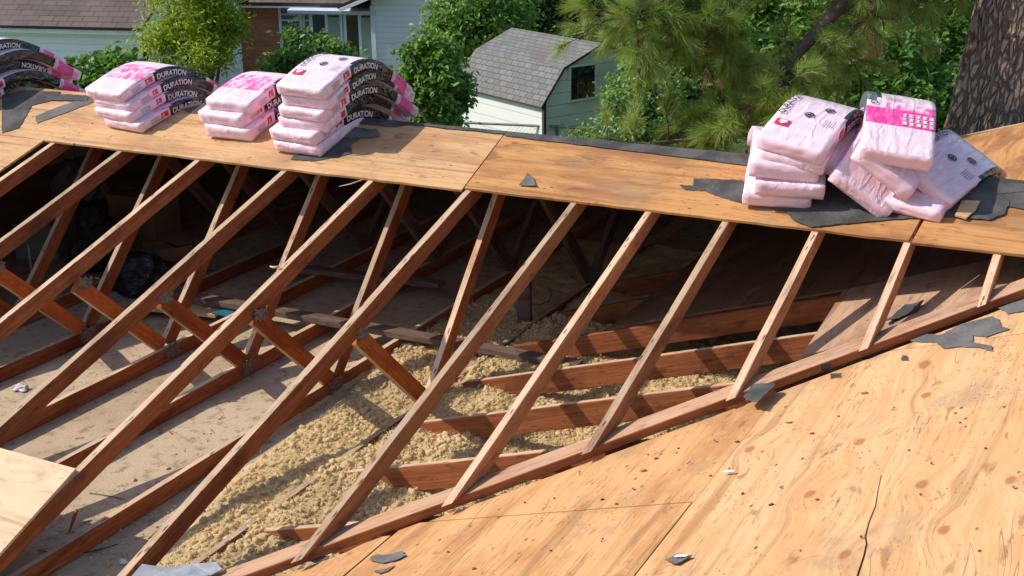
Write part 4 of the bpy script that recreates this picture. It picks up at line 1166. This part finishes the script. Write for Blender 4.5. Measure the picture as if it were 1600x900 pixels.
def leaves(name, C, size, mat, parent=None, drop=.3, aspect=1.9):
    C = np.asarray(C); n = len(C)
    # random orientation, biased flat
    nr = rng.normal(0, 1, (n, 3)); nr[:, 2] = np.abs(nr[:, 2])*.8+.55; nr /= np.linalg.norm(nr, axis=1)[:, None]
    a = rng.normal(0, 1, (n, 3)); a -= (a*nr).sum(1)[:, None]*nr; a /= np.linalg.norm(a, axis=1)[:, None]
    a[:, 2] -= drop; a /= np.linalg.norm(a, axis=1)[:, None]
    b = np.cross(nr, a); b /= np.linalg.norm(b, axis=1)[:, None]; nr = np.cross(a, b)
    s_ = size*rng.uniform(.6, 1.3, n)[:, None]
    wv = s_/aspect
    base = C; V = np.empty((n, 6, 3))
    V[:, 0] = base; V[:, 1] = base+a*s_*.35+b*wv*.5+nr*wv*.15; V[:, 2] = base+a*s_*.75+b*wv*.35+nr*wv*.05
    V[:, 3] = base+a*s_-nr*wv*.15; V[:, 4] = base+a*s_*.75-b*wv*.35+nr*wv*.05; V[:, 5] = base+a*s_*.35-b*wv*.5+nr*wv*.15
    i = (np.arange(n)*6)[:, None]
    F = np.concatenate([i+np.array([[0, 1, 2, 3]]), i+np.array([[0, 3, 4, 5]])], 0)
    return mesh(name, V.reshape(-1, 3), F, mat, parent)
def crownpts(c, r, nclump, per, clump=.28, lower=.75, hollow=.35):
    """leaf positions in clumps spread over the crown's shell and inside"""
    out_ = []
    c = np.array(c); r = np.array(r)
    for _ in range(nclump):
        d = rng.normal(0, 1, 3); d /= np.linalg.norm(d)
        if d[2] < -lower: d[2] = -lower*rng.random()
        k = rng.uniform(hollow, 1.08)
        cc = c + d*r*k
        m_ = int(per*rng.uniform(.5, 1.5)); sc = clump*rng.uniform(.6, 1.4)
        p = rng.normal(0, 1, (m_, 3))*sc*np.array([1, 1, .7])*min(r)*.5
        out_.append(cc+p)
    return np.concatenate(out_)
def shrub(name, base, c, r, nclump, per, size, mat, label, cat='bush', trunk=.05, clump=.35, group=None, limbs=6, aspect=1.9):
    t = empty(name, base, label, cat, group)
    L = []
    base = Vector(base); c = Vector(c)
    top = base.lerp(c, .75)
    L.append(tubedata([base, base.lerp(top, .5)+Vector((.05, .03, 0)), top], [trunk, trunk*.8, trunk*.5], 7))
    for i in range(limbs):
        d = Vector(rng.normal(0, 1, 3)); d.z = abs(d.z)*.7+.2; d.normalize()
        e = c+Vector((d.x*r[0], d.y*r[1], d.z*r[2]))*.8
        s0 = base.lerp(top, rng.uniform(.35, .95))
        L.append(tubedata([s0, s0.lerp(e, .5)+Vector((0, 0, .08*r[2])), e], [trunk*.55, trunk*.35, trunk*.12], 5))
    V, F, I, U = join(L); mesh('trunk', V, F, M['bark'], t, I, U, True)
    leaves('foliage', crownpts(c, r, nclump, per, clump), size, mat, t, aspect=aspect)
    return t
def pt(x, y, d): return atd(x, y, d)

# ---- garage at top left
M['side_w'] = siding('white lap siding', (.84, .89, .92), .13, .1, (.45, .5, .5), .6)
M['side_w2'] = siding('white vinyl siding', (.84, .88, .91), .115, .05, (.5, .55, .55), .55)
M['side_shed'] = siding('dingy white shed siding', (.84, .87, .84), .19, .35, (.42, .45, .36), .5)
M['side_shedg'] = siding('green-bounce shed siding', (.84, .88, .80), .19, .2, (.22, .30, .2), .4)  # white siding; green reflected from the plants is tinted into its colour
M['trim'] = simple('white painted trim', (.78, .81, .82), .5, (.70, .73, .74), 3)
s = NT('brown shingle roof'); v = s.uv(1, 1, False)
br = s.n('TexBrick', i_Vector=v, i_Scale=1., i_Color1=(.095, .068, .062), i_Color2=(.135, .10, .09), i_Mortar=(.05, .036, .034), i_Mortar_Size=.012, i_Brick_Width=.3, i_Row_Height=.14, i_Bias=0.)
c = s.mix(s.ramp(s.noise(v, .9, 4), .4, .7, 0, .4), br, (.16, .125, .115))
M['roof_brown'] = s.fin(c, .9, s.bump(s.noise(v, 50, 3), .5, .01))
s = NT('grey shingle roof'); v = s.uv(1, 1, False)
br = s.n('TexBrick', i_Vector=v, i_Scale=1., i_Color1=(.135, .136, .133), i_Color2=(.19, .19, .183), i_Mortar=(.07, .07, .07), i_Mortar_Size=.008, i_Brick_Width=.17, i_Row_Height=.10, i_Bias=0.)
c = s.mix(s.ramp(s.noise(v, 1.3, 4, .6), .5, .66, 0, .5), br, (.13, .10, .088))
M['roof_grey'] = s.fin(c, .9, s.bump(s.noise(v, 60, 3), .5, .01))
s = NT('red brick'); v = s.uv(1, 1, False)
br = s.n('TexBrick', i_Vector=v, i_Scale=1., i_Color1=(.46, .14, .06), i_Color2=(.58, .22, .10), i_Mortar=(.30, .22, .17), i_Mortar_Size=.008, i_Brick_Width=.21, i_Row_Height=.075, i_Bias=0.)
M['brick'] = s.fin(br, .9, s.bump(br, .4, .006))
M['glass'] = NT('window glass').fin((.10, .135, .135), .08, Specular_IOR_Level=.9)
M['curtain'] = simple('pale green curtain', (.36, .42, .36), .8, (.30, .36, .31), 3)
M['dglass'] = NT('dark window glass').fin((.02, .025, .025), .06, Specular_IOR_Level=.9)

def quadmesh(name, pts, mat, parent, uvs=None, thick=.0):
    o = mesh(name, pts, [list(range(len(pts)))], mat, parent, None, uvs)
    if thick:
        m_ = o.modifiers.new('s', 'SOLIDIFY'); m_.thickness = thick; m_.offset = -1
    return o
class Frame:                 # a facade: origin, right vector r, outward normal n, up z
    def __init__(s, a, b):
        s.o = Vector((a.x, a.y, 0)); d = Vector((b.x-a.x, b.y-a.y, 0)); s.len = d.length; s.r = d.normalized()
        s.n = Vector((s.r.y, -s.r.x, 0))
        if s.n.dot(CAM-s.o) < 0: s.n = -s.n
    def p(s, x, z, out_=0.): return s.o+s.r*x+s.n*out_+Vector((0, 0, z))
    def box(s, name, x0, x1, z0, z1, o0, o1, mat, parent):
        ax = (s.r, s.n, Vector((0, 0, 1)))
        V, F, I, U = boxdata(s.p((x0+x1)/2, (z0+z1)/2, (o0+o1)/2), (x1-x0, abs(o1-o0), z1-z0), ax)
        return mesh(name, V, F, mat, parent, I, U)
def ux(fr, px_, py_, out_=0.):   # facade coordinate hit by a sight line
    P = on(px_, py_, fr.n, fr.n.dot(fr.o)+out_); q = P-fr.o; return q.dot(fr.r), P.z

E0, E1 = onZ(0, 41, -.42), onZ(230, 46, -.42)
fr = Frame(E0, E1); g_ = empty('garage', (fr.p(1, GZ)), 'white sided garage with brown shingle roof at top left', 'garage')
x1, _ = ux(fr, 226, 60)
fr.box('wall', -5, x1, GZ, -.45, -4, 0, M['side_w'], g_)
# eave soffit and fascia, roof plane rising away, hip end at right
fr.box('fascia', -5.2, x1+.05, -.50, -.36, -.0, .22, M['trim'], g_)
xr = x1+.12
rise = 1.35; run = 2.0
A_ = fr.p(-6, -.36, .30); B_ = fr.p(xr, -.36, .30); C_ = fr.p(xr+.05, -.36+rise, -run); D_ = fr.p(-6, -.36+rise, -run)
L_ = (B_-A_).length; S_ = math.hypot(run, rise)
quadmesh('roof', [A_, B_, C_, D_], M['roof_brown'], g_, [(0, 0), (L_, 0), (L_, S_), (0, S_)], .06)
A2, B2 = fr.p(-6, -.36, -2*run-.3), fr.p(xr, -.36, -2*run-.3)
quadmesh('roof', [D_, C_, B2, A2], M['roof_brown'], g_, [(0, 0), (L_, 0), (L_, S_), (0, S_)], .06)
quadmesh('gable_wall', [fr.p(x1-.02, -.45, 0), fr.p(x1-.02, -.45, -4), fr.p(x1-.02, -.36+rise-.1, -2.0)], M['side_w'], g_, None, .05)
fr.box('corner_trim', x1-.05, x1+.05, GZ, -.5, .0, .03, M['black'], g_)
# upper white gable bit left of the roof
P = pt(8, 12, 30); f2 = Frame(pt(-30, 10, 30), pt(20, 10, 30))
g2 = empty('neighbour_house', f2.p(0, GZ), 'white house corner peeping over the garage roof at top left', 'house')
f2.box('wall', -3, .3, GZ, 1.4, -4, 0, M['side_w'], g2)
quadmesh('roof', [f2.p(-3.3, 1.3, .3), f2.p(.6, 1.3, .3), f2.p(.6, 2.3, -2), f2.p(-3.3, 2.3, -2)], M['roof_brown'], g2, [(0, 0), (3, 0), (3, 2), (0, 2)], .06)

# ---- brick and siding house
a = onZ(385, 20, -.7); b = onZ(597, 17, -.7); Lg = b-a; a = b-Vector((Lg.x*math.cos(-rad(13))-Lg.y*math.sin(-rad(13)), Lg.x*math.sin(-rad(13))+Lg.y*math.cos(-rad(13)), 0))
fr = Frame(Vector((a.x, a.y, 0)), Vector((b.x, b.y, 0)))
hb = empty('brick_house', fr.p(1, GZ), 'brick house with white sided extension and glazed doors, top centre left', 'house')
X = lambda px_, py_=40, o=0.: ux(fr, px_, py_, o)[0]
Zp = lambda px_, py_, o=0.: ux(fr, px_, py_, o)[1]
def fbox(name, p0, p1, o0, o1, mat, par=None, zb=None):
    return fr.box(name, X(p0[0], p0[1]), X(p1[0], p1[1]), zb if zb is not None else Zp(p1[0], p1[1]), Zp(p0[0], p0[1]), o0, o1, mat, par or hb)
xl, xw, xd, xc = X(330), X(439), X(492), X(596)
V, F, I, U = boxdata(fr.p((xl-3+xd)/2, (GZ+.2)/2, -4), (xd-xl+3, 8, .2-GZ), (fr.r, fr.n, Vector((0, 0, 1))))
mesh('brick_wall', V, F, M['brick'], hb, I, U)
fr.box('soffit', xl-3, xd+.3, Zp(400, 8), Zp(400, 8)+.12, .0, .45, M['trim'], hb)
# main roof over the brick part
zt = Zp(400, 8)+.12
quadmesh('roof', [fr.p(xl-3.5, zt, .5), fr.p(xd+3.0, zt, .5), fr.p(xd+3.0, zt+2, -4), fr.p(xl-3.5, zt+2, -4)], M['roof_brown'], hb, [(0, 0), (9, 0), (9, 5), (0, 5)], .08)
# window with frame, sashes
def window(x0, x1, z0, z1, o, par, glass, mull=(), rails=(), fw_=.06):
    w_ = fr.box('window', x0, x1, z0, z1, o-.02, o+.012, glass, par)
    L = []
    ax = (fr.r, fr.n, Vector((0, 0, 1)))
    def bx(a0, a1, b0, b1, oo=.03): L.append(boxdata(fr.p((a0+a1)/2, (b0+b1)/2, o+oo/2+.012), (a1-a0, oo, b1-b0), ax))
    bx(x0-fw_, x0, z0-fw_, z1+fw_); bx(x1, x1+fw_, z0-fw_, z1+fw_); bx(x0, x1, z1, z1+fw_); bx(x0, x1, z0-fw_, z0)
    for m_ in mull: bx(m_-.02, m_+.02, z0, z1, .025)
    for r_ in rails: bx(x0, x1, r_-.015, r_+.015, .025)
    V, F, I, U = join(L); mesh('window_frame', V, F, M['trim'], w_, I, U)
    return w_
zt_, zb_ = Zp(455, 9), Zp(455, 56)
window(X(442), X(470), zb_-.3, zt_, .04, hb, M['glass'], rails=(Zp(455, 22), Zp(455, 31)))
window(X(479), X(489.5), zb_-.3, zt_, .04, hb, M['glass'], rails=(Zp(480, 22), Zp(480, 31)))
# extension with two glazed units, standing proud of the brick
O1 = .35
fr.box('door_surround', xd, xc, GZ, Zp(540, 11), -3, O1, M['trim'], hb)
for (pa, pb, pc) in ((497, 520, 542), (549, 571, 594)):
    x0, x1, x2 = X(pa), X(pb), X(pc); zt_ = Zp(540, 20); zb_ = zt_-1.95
    w_ = fr.box('glass_door', x0, x2, zb_, zt_, O1+.002, O1+.02, M['dglass'], hb)
    fr.box('curtain', x1+.02, x2-.03, zb_+.05, zt_-.05, O1+.022, O1+.03, M['curtain'], w_)
    L = []; ax = (fr.r, fr.n, Vector((0, 0, 1)))
    for (a0, a1, b0, b1) in ((x0-.03, x0+.02, zb_, zt_), (x1-.03, x1+.03, zb_, zt_), (x2-.02, x2+.03, zb_, zt_), (x0-.03, x2+.03, zt_+.001, zt_+.05)):
        L.append(boxdata(fr.p((a0+a1)/2, (b0+b1)/2, O1+.035), (a1-a0, .03, b1-b0), ax))
    V, F, I, U = join(L); mesh('door_frame', V, F, M['trim'], w_, I, U)
zt = Zp(540, 11)
V = [fr.p(xd-.35, zt, O1+.35), fr.p(xc+.1, zt, O1+.35), fr.p(xc+.1, zt+.5, -2.2), fr.p(xd-.35, zt+.5, -2.2)]
M['roof_pale'] = simple('pale metal porch roof', (.60, .66, .72), .5, (.52, .58, .64), 3)
quadmesh('porch_roof', V, M['roof_pale'], hb, [(0, 0), (2, 0), (2, 2), (0, 2)], .07)
# sided wing nearer the viewer
x2 = X(735)
fr.box('sided_wing', xc+.0, x2, GZ, 1.2, -4, O1+.30, M['side_w2'], hb)
fr.box('corner_trim', xc-.02, xc+.08, GZ, Zp(597, 3), O1+.301, O1+.33, M['trim'], hb)
quadmesh('rake_trim', [fr.p(xc-.55, Zp(585, 10), O1+.75), fr.p(xc-.55, Zp(585, 10)+.12, O1+.75), fr.p(xc+2.4, Zp(585, 10)+1.32, O1+.75), fr.p(xc+2.4, Zp(585, 10)+1.2, O1+.75)], M['trim'], hb, None, .05)
quadmesh('roof', [fr.p(xc-.6, Zp(585, 10)+.13, O1+.8), fr.p(xc+2.4, Zp(585, 10)+1.33, O1+.8), fr.p(xc+2.4, Zp(585, 10)+1.33, -4), fr.p(xc-.6, Zp(585, 10)+.13, -4)], M['roof_brown'], hb, [(0, 0), (4, 0), (4, 5), (0, 5)], .06)

# ---- gambrel shed
e0, e1 = onZ(720, 129, -1.2), onZ(850, 160, -1.2)
frs = Frame(e0, e1); SL = frs.len
sh = empty('garden_shed', frs.p(SL/2, GZ), 'small barn-roofed garden shed with grey shingles, behind the ridge', 'shed')
ze = -1.2
gdir = -frs.n   # going away
Wd = 2.3
frs.box('front_wall', 0.03, SL-.03, GZ, ze, -.06, 0, M['side_shed'], sh)
frs.box('back_wall', 0.03, SL-.03, GZ, ze, -Wd, -Wd+.06, M['side_shed'], sh)
prof = [(0.10, ze-.06), (-.36, ze+.52), (-Wd/2, ze+.83), (-Wd+.36, ze+.52), (-Wd-.10, ze-.06)]
for i in range(4):
    (o0, z0), (o1, z1) = prof[i], prof[i+1]
    l = math.hypot(o1-o0, z1-z0)
    quadmesh('roof', [frs.p(-.08, z0, o0), frs.p(SL+.06, z0, o0), frs.p(SL+.06, z1, o1), frs.p(-.08, z1, o1)], M['roof_grey'], sh, [(0, i), (SL, i), (SL, i+l), (0, i+l)], .03)
for xx, nm in ((SL, 'gable_wall'), (.0, 'gable_wall')):
    gp = [frs.p(xx, GZ, 0), frs.p(xx, GZ, -Wd)] + [frs.p(xx, z-.035, min(max(o, -Wd), 0)) for o, z in prof[::-1]]
    quadmesh(nm, gp, M['side_shedg'], sh, None, .04)
L = []
for i in range(4):
    (o0, z0), (o1, z1) = prof[i], prof[i+1]
    L.append(tubedata([frs.p(SL+.07, z0-.01, o0), frs.p(SL+.07, z1-.01, o1)], .018, 6))
V, F, I, U = join(L); mesh('roof_edge', V, F, M['black'], sh, I, U)
V, F, I, U = boxdata(frs.p(SL+.015, (GZ+ze)/2, .012), (.05, .05, ze-GZ), (frs.r, frs.n, Vector((0, 0, 1)))); mesh('corner_trim', V, F, M['felt'], sh, I, U)
# window in the gable
ws = mesh('window', *(lambda d: (d[0], d[1]))(boxdata(frs.p(SL+.02, ze+.24, -Wd*.33), (.03, .50, .52), (frs.r, frs.n, Vector((0, 0, 1)))))[0:2], M['dglass'], sh)
L = []
for (dy, dz, sy, sz) in ((-.27, 0, .04, .6), (.27, 0, .04, .6), (0, .28, .5, .04), (0, -.28, .5, .04)):
    L.append(boxdata(frs.p(SL+.03, ze+.24+dz, -Wd*.33+dy), (.04, sy, sz), (frs.r, frs.n, Vector((0, 0, 1)))))
V, F, I, U = join(L); mesh('window_frame', V, F, M['side_shedg'], ws, I, U)
L = [boxdata(frs.p(SL+.038, ze+.11, -Wd*.33+dy), (.006, .035, .26), (frs.r, frs.n, Vector((0, 0, 1)))) for dy in (-.12, -.02, .1)]
V, F, I, U = join(L); mesh('stored_tools', V, F, M['side'], ws, I, U)

# ---- chain link fence in front of the shed
M['pipe'] = simple('galvanised pipe', (.22, .23, .21), .5, (.3, .3, .28), 10, .1, .002, .5)
def fence(pp, zt, label, wires=True, h=1.15):
    P_ = [onZ(x, y, zt) for x, y in pp]
    f_ = empty('chain_link_fence', (P_[0].x, P_[0].y, GZ), label, 'fence')
    tube('top_rail', P_, .021, M['pipe'], f_)
    n = 0
    for p, q in zip(P_[:-1], P_[1:]):
        d = q-p; m_ = max(1, int(d.length/2.4))
        for i in range(m_+1):
            a = p+d*i/m_; tube('fence_post', [(a.x, a.y, GZ), (a.x, a.y, zt+.02)], .026, M['pipe'], f_)
    L = []
    for p, q in zip(P_[:-1], P_[1:]):
        d = q-p; Ln = d.length; dd = d.normalized(); x = 0
        while x < Ln:
            for sg in (1, -1):
                a = p+dd*x; b = a+dd*(sg*h)
                if 0 <= (b-p).dot(dd) <= Ln: L.append(tubedata([(a.x, a.y, zt-.02), (b.x, b.y, zt-.02-h)], .0017, 3))
            x += .07
    V, F, I, U = join(L); mesh('wire_mesh', V, F, M['pipe'], f_, I, U)
fence([(560, 182), (690, 190), (870, 198), (992, 206), (1180, 216)], -1.6, 'chain link fence with thin top rail before the shed')
fence([(20, 132), (120, 139), (150, 140), (420, 160)], -1.6, 'chain link fence behind the leftmost stacks')
fence([(1225, 118), (1300, 113), (1480, 108)], -1.6, 'distant fence seen through the pine branches at right')

# ---- bushes and trees
def gp(px_, py_, d):
    P = pt(px_, py_, d); return Vector((P.x, P.y, GZ)), P
b0, c0 = gp(310, 40, 21.5)
shrub('leafy_tree', b0, c0+Vector((0, 0, -.05)), (.72, .7, 1.05), 75, 270, .085, M['lf_yellow'], 'bushy yellow-green tree between the garage and the brick house', 'tree', .07, .42, aspect=3.0)
b0, c0 = gp(155, 118, 20)
shrub('vine_bush', b0, c0+Vector((0, 0, -.22)), (.62, .5, .50), 120, 80, .10, M['lf_vine'], 'dense vine bush against the garage wall', 'bush', .04, .42, aspect=1.25)
b0, c0 = gp(485, 95, 22)
shrub('leafy_bush', b0, c0+Vector((0, 0, -.25)), (.78, .6, .68), 120, 80, .105, M['lf_vine'], 'round leafy bush below the house window', 'bush', .04, .34, aspect=1.8)
b0, c0 = gp(676, 130, 19.5)
shrub('leafy_bush', b0, c0+Vector((0, 0, -.1)), (.50, .5, .95), 130, 85, .10, M['lf_mid'], 'tall green bush between the tallest stack and the shed', 'bush', .05, .34)
b0, c0 = gp(748, 30, 24.5)
shrub('leafy_tree', b0, c0+Vector((0, 0, -.1)), (.85, .8, .9), 160, 95, .105, M['lf_mid'], 'light green tree behind the left end of the shed', 'tree', .08, .34)
b0, c0 = gp(855, 12, 28)
shrub('leafy_tree', b0, c0+Vector((0, 0, .1)), (1.5, 1.2, 1.6), 240, 110, .12, M['lf_dark'], 'dark tree standing behind the shed roof', 'tree', .12, .34)
b0, c0 = gp(1012, 150, 19.5)
shrub('leafy_bush', b0, c0+Vector((0, 0, -.15)), (.62, .6, .80), 110, 60, .10, M['lf_pale'], 'pale green bush at the right corner of the shed', 'bush', .04, .33)
b0, c0 = gp(930, 205, 18.5)
shrub('leafy_bush', b0, c0+Vector((0, 0, -.35)), (.55, .4, .40), 80, 50, .07, M['lf_pale'], 'low reddish-flecked bush behind the fence, before the shed gable', 'bush', .03, .4)
b0, c0 = gp(1085, 90, 20.5)
shrub('leafy_tree', b0, c0+Vector((0, 0, -.1)), (.95, .8, 1.35), 210, 100, .11, M['lf_vine'], 'leafy tree behind the hanging pine branches', 'tree', .09, .34)
b0, c0 = gp(1230, 40, 23)
shrub('leafy_tree', b0, c0, (1.2, 1.0, 1.3), 180, 75, .12, M['lf_mid'], 'green tree behind the drooping pine limb', 'tree', .1, .34)
b0, c0 = gp(1380, 130, 19)
shrub('leafy_bush', b0, c0+Vector((0, 0, -.2)), (1.0, .8, .95), 150, 80, .12, M['lf_vine'], 'broad dark bush behind the tumbled bundles', 'bush', .06, .34)
b0, c0 = gp(1330, 10, 30)
shrub('leafy_tree', b0, c0, (2.2, 1.5, 2.2), 260, 100, .14, M['lf_dark'], 'dark tree far behind the pine at right', 'tree', .12, .34)
b0, c0 = gp(1470, 30, 25)
shrub('leafy_tree', b0, c0, (1.1, 1.0, 1.3), 180, 80, .11, M['lf_mid'], 'green tree close left of the big pine trunk', 'tree', .09, .34)
b0, c0 = gp(1010, -10, 34)
shrub('leafy_tree', b0, c0, (3.0, 1.5, 2.6), 300, 110, .15, M['lf_dark'], 'wide dark tree in the far background above the shed', 'tree', .15, .34)
# small house behind at far right
fq = Frame(pt(1455, 40, 34), pt(1600, 40, 34))
hq = empty('neighbour_house', fq.p(1, GZ), 'pale blue grey house glimpsed left of the big pine trunk', 'house')
fq.box('wall', -1, 4, GZ, 1.2, -4, 0, M['side_w2'], hq)
w_ = fq.box('window', .35, 1.0, -.4, .7, .002, .02, M['glass'], hq)
fq.box('window_frame', .30, .35, -.45, .75, .021, .04, M['trim'], w_)
quadmesh('roof', [fq.p(-1.3, 1.2, .4), fq.p(4.3, 1.2, .4), fq.p(4.3, 2.4, -3), fq.p(-1.3, 2.4, -3)], M['roof_brown'], hq, [(0, 0), (5, 0), (5, 3), (0, 3)], .06)
# parked car glimpse far behind the branches
# ---- the big pine
s = NT('deep pine bark'); v = s.uv(1, 1, False)
wv_ = s.n('VectorMath', operation='ADD', i_0=v, i_1=s.n('VectorMath', operation='SCALE', i_0=s.n('TexNoise', _o=1, i_Vector=v, i_Scale=5., i_Detail=3.), i_Scale=.10))
mv = s.n('Mapping', i_Vector=wv_, i_Scale=(6.0, 21, 1))
e = s.n('TexVoronoi', feature='DISTANCE_TO_EDGE', i_Vector=mv, i_Scale=1.2, i_Randomness=1.)
fn = s.noise(s.n('Mapping', i_Vector=v, i_Scale=(14, 45, 1)), 2., 4, .65)
pl_ = s.ramp(e, .0, .22)
c = s.mix(pl_, (.16, .115, .088), (.44, .345, .28))
c = s.mix(s.ramp(fn, .4, .65, 0, .55), c, (.20, .145, .11))
M['pinebark'] = s.fin(c, .95, s.bump(s.math('ADD', pl_, s.math('MULTIPLY', fn, .35)), 1., .035), Specular_IOR_Level=.1)
D_T = 11.6
pb = pt(1553, 330, D_T); ptop = pt(1626, -10, D_T+.25)
ax_ = (ptop-pb).normalized()
base = pb - ax_*((pb.z-GZ)/ax_.z)
pine = empty('pine_tree', base, 'big pine with thick furrowed trunk at right and hanging needle branches', 'pine tree')
LT = 9.0; nt_, na = 260, 160
V, F, U = [], [], []
side1 = ax_.orthogonal().normalized(); side2 = ax_.cross(side1)
for i in range(nt_+1):
    h = LT*i/nt_; R_0 = .60 - .028*h + .10*math.exp(-h/.6)
    for j in range(na):
        a = 2*math.pi*j/na
        q = Vector((math.cos(a)*3.2, math.sin(a)*3.2, h*.9))
        fur = abs(noise.noise(q*2.6 + Vector((0, 0, noise.noise(q)*1.2))))
        r_ = R_0 + .03*noise.noise(q*.6) + .035*min(fur*3.2, 1) - .02 + .008*noise.noise(q*9)
        V.append(base+ax_*h+(side1*math.cos(a)+side2*math.sin(a))*r_)
for i in range(nt_):
    for j in range(na):
        k = (j+1) % na; F.append([i*na+j, i*na+k, (i+1)*na+k, (i+1)*na+j])
        h0, h1 = LT*i/nt_, LT*(i+1)/nt_; u0_, u1_ = 3.6*j/na, 3.6*(j+1)/na
        U += [(h0, u0_), (h0, u1_), (h1, u1_), (h1, u0_)]
mesh('trunk', V, F, M['pinebark'], pine, None, U, True)
# limbs: drooping, from the trunk up high out of frame
def needles(name, tips, mat, parent, per=70, ln=.16):
    n = len(tips)*per
    T_ = np.repeat(np.array([t[0] for t in tips]), per, 0); D = np.repeat(np.array([t[1] for t in tips]), per, 0)
    off_ = rng.uniform(-.09, .01, n)[:, None]; base_ = T_+D*off_
    d = rng.normal(0, 1, (n, 3)); d /= np.linalg.norm(d, axis=1)[:, None]
    d = D*.95+d*.68; d[:, 2] -= .10; d /= np.linalg.norm(d, axis=1)[:, None]
    l = ln*rng.uniform(.6, 1.15, n)[:, None]
    sd = np.cross(d, rng.normal(0, 1, (n, 3))); sd /= np.linalg.norm(sd, axis=1)[:, None]
    wd = .0018
    V = np.empty((n, 4, 3)); V[:, 0] = base_-sd*wd; V[:, 1] = base_+sd*wd
    mid = base_+d*l; mid[:, 2] -= (l[:, 0]**2)*.9
    V[:, 2] = mid+sd*wd*.35; V[:, 3] = mid-sd*wd*.35
    i = (np.arange(n)*4)[:, None]; F = i+np.array([[0, 1, 2, 3]])
    return mesh(name, V.reshape(-1, 3), F, mat, parent)
def limb(pix, dists, r0, nb, spread, tipdens, drop=.35, ln=.16, per=70, seed=0, mt='needle', up=0.):
    pts = [pt(x, y, d) for (x, y), d in zip(pix, dists)]
    lb = tube('branch', pts, [r0*(1-.75*i/(len(pts)-1)) for i in range(len(pts))], M['bark'], pine, 8)
    L = []; tips = []
    rr = random.Random(seed)
    tot = len(pts)-1
    for i in range(nb):
        f = rr.uniform(.12, 1.)*tot; k = min(int(f), tot-1); p = pts[k].lerp(pts[k+1], f-k)
        d = Vector((rr.gauss(0, 1), rr.gauss(0, 1), rr.gauss(0, .6)-drop+up)).normalized()
        along = (pts[k+1]-pts[k]).normalized(); d = (d+along*.5).normalized()
        l = spread*rr.uniform(.35, 1)
        q1 = p+d*l*.5+Vector((0, 0, .03)); q2 = p+d*l+Vector((0, 0, -.12*l))
        L.append(tubedata([p, q1, q2], [.010, .007, .0035], 5))
        for j in range(tipdens):
            g0 = rr.uniform(.35, 1); b0_ = p.lerp(q1, g0*2) if g0 < .5 else q1.lerp(q2, g0*2-1)
            dd = (d*.8+Vector((rr.gauss(0, .6), rr.gauss(0, .6), rr.gauss(0, .5)+.15))).normalized()
            e_ = b0_+dd*rr.uniform(.06, .22)
            L.append(tubedata([b0_, e_], [.004, .0025], 4)); tips.append((tuple(e_), tuple(dd)))
    V, F, I, U = join(L); mesh('twigs', V, F, M['bark'], lb, I, U, True)
    needles('needles', tips, M[mt], lb, per, ln)
limb([(1560, -320), (1300, -200), (1150, -60), (1050, -5), (970, 30)], [11.4, 11, 10.5, 10.3, 10.2], .07, 46, .55, 5, .2, .15, 110, 1)
limb([(1560, -300), (1330, -170), (1200, -50), (1130, 20), (1085, 80)], [11.4, 11, 10.8, 10.5, 10.3], .06, 34, .5, 5, .25, .15, 110, 2)
limb([(1570, -260), (1400, -130), (1320, 0), (1245, 85), (1210, 130), (1140, 205)], [11.5, 11.2, 11, 10.6, 10.3, 10.0], .085, 40, .55, 4, .2, .15, 110, 3)
limb([(1570, -160), (1470, -60), (1400, -5), (1340, 40), (1290, 95)], [11.5, 11.3, 11.1, 11, 10.8], .05, 26, .5, 4, .2, .15, 90, 4)
limb([(1520, 230), (1400, 215), (1280, 205), (1150, 212), (985, 226)], [11.5, 11.2, 10.9, 10.4, 10.0], .035, 40, .34, 5, -.1, .14, 90, 5, up=.1)
limb([(1570, -200), (1450, -120), (1400, -40), (1360, 20), (1340, 70)], [11.5, 11.6, 11.7, 11.8, 11.8], .04, 18, .4, 4, .2, .15, 50, 6, 'needle2')
limb([(1560, -300), (1300, -150), (1150, -20), (1110, 50), (1090, 90)], [11.4, 11.6, 11.7, 11.8, 11.8], .03, 16, .4, 4, .2, .15, 50, 7, 'needle2')
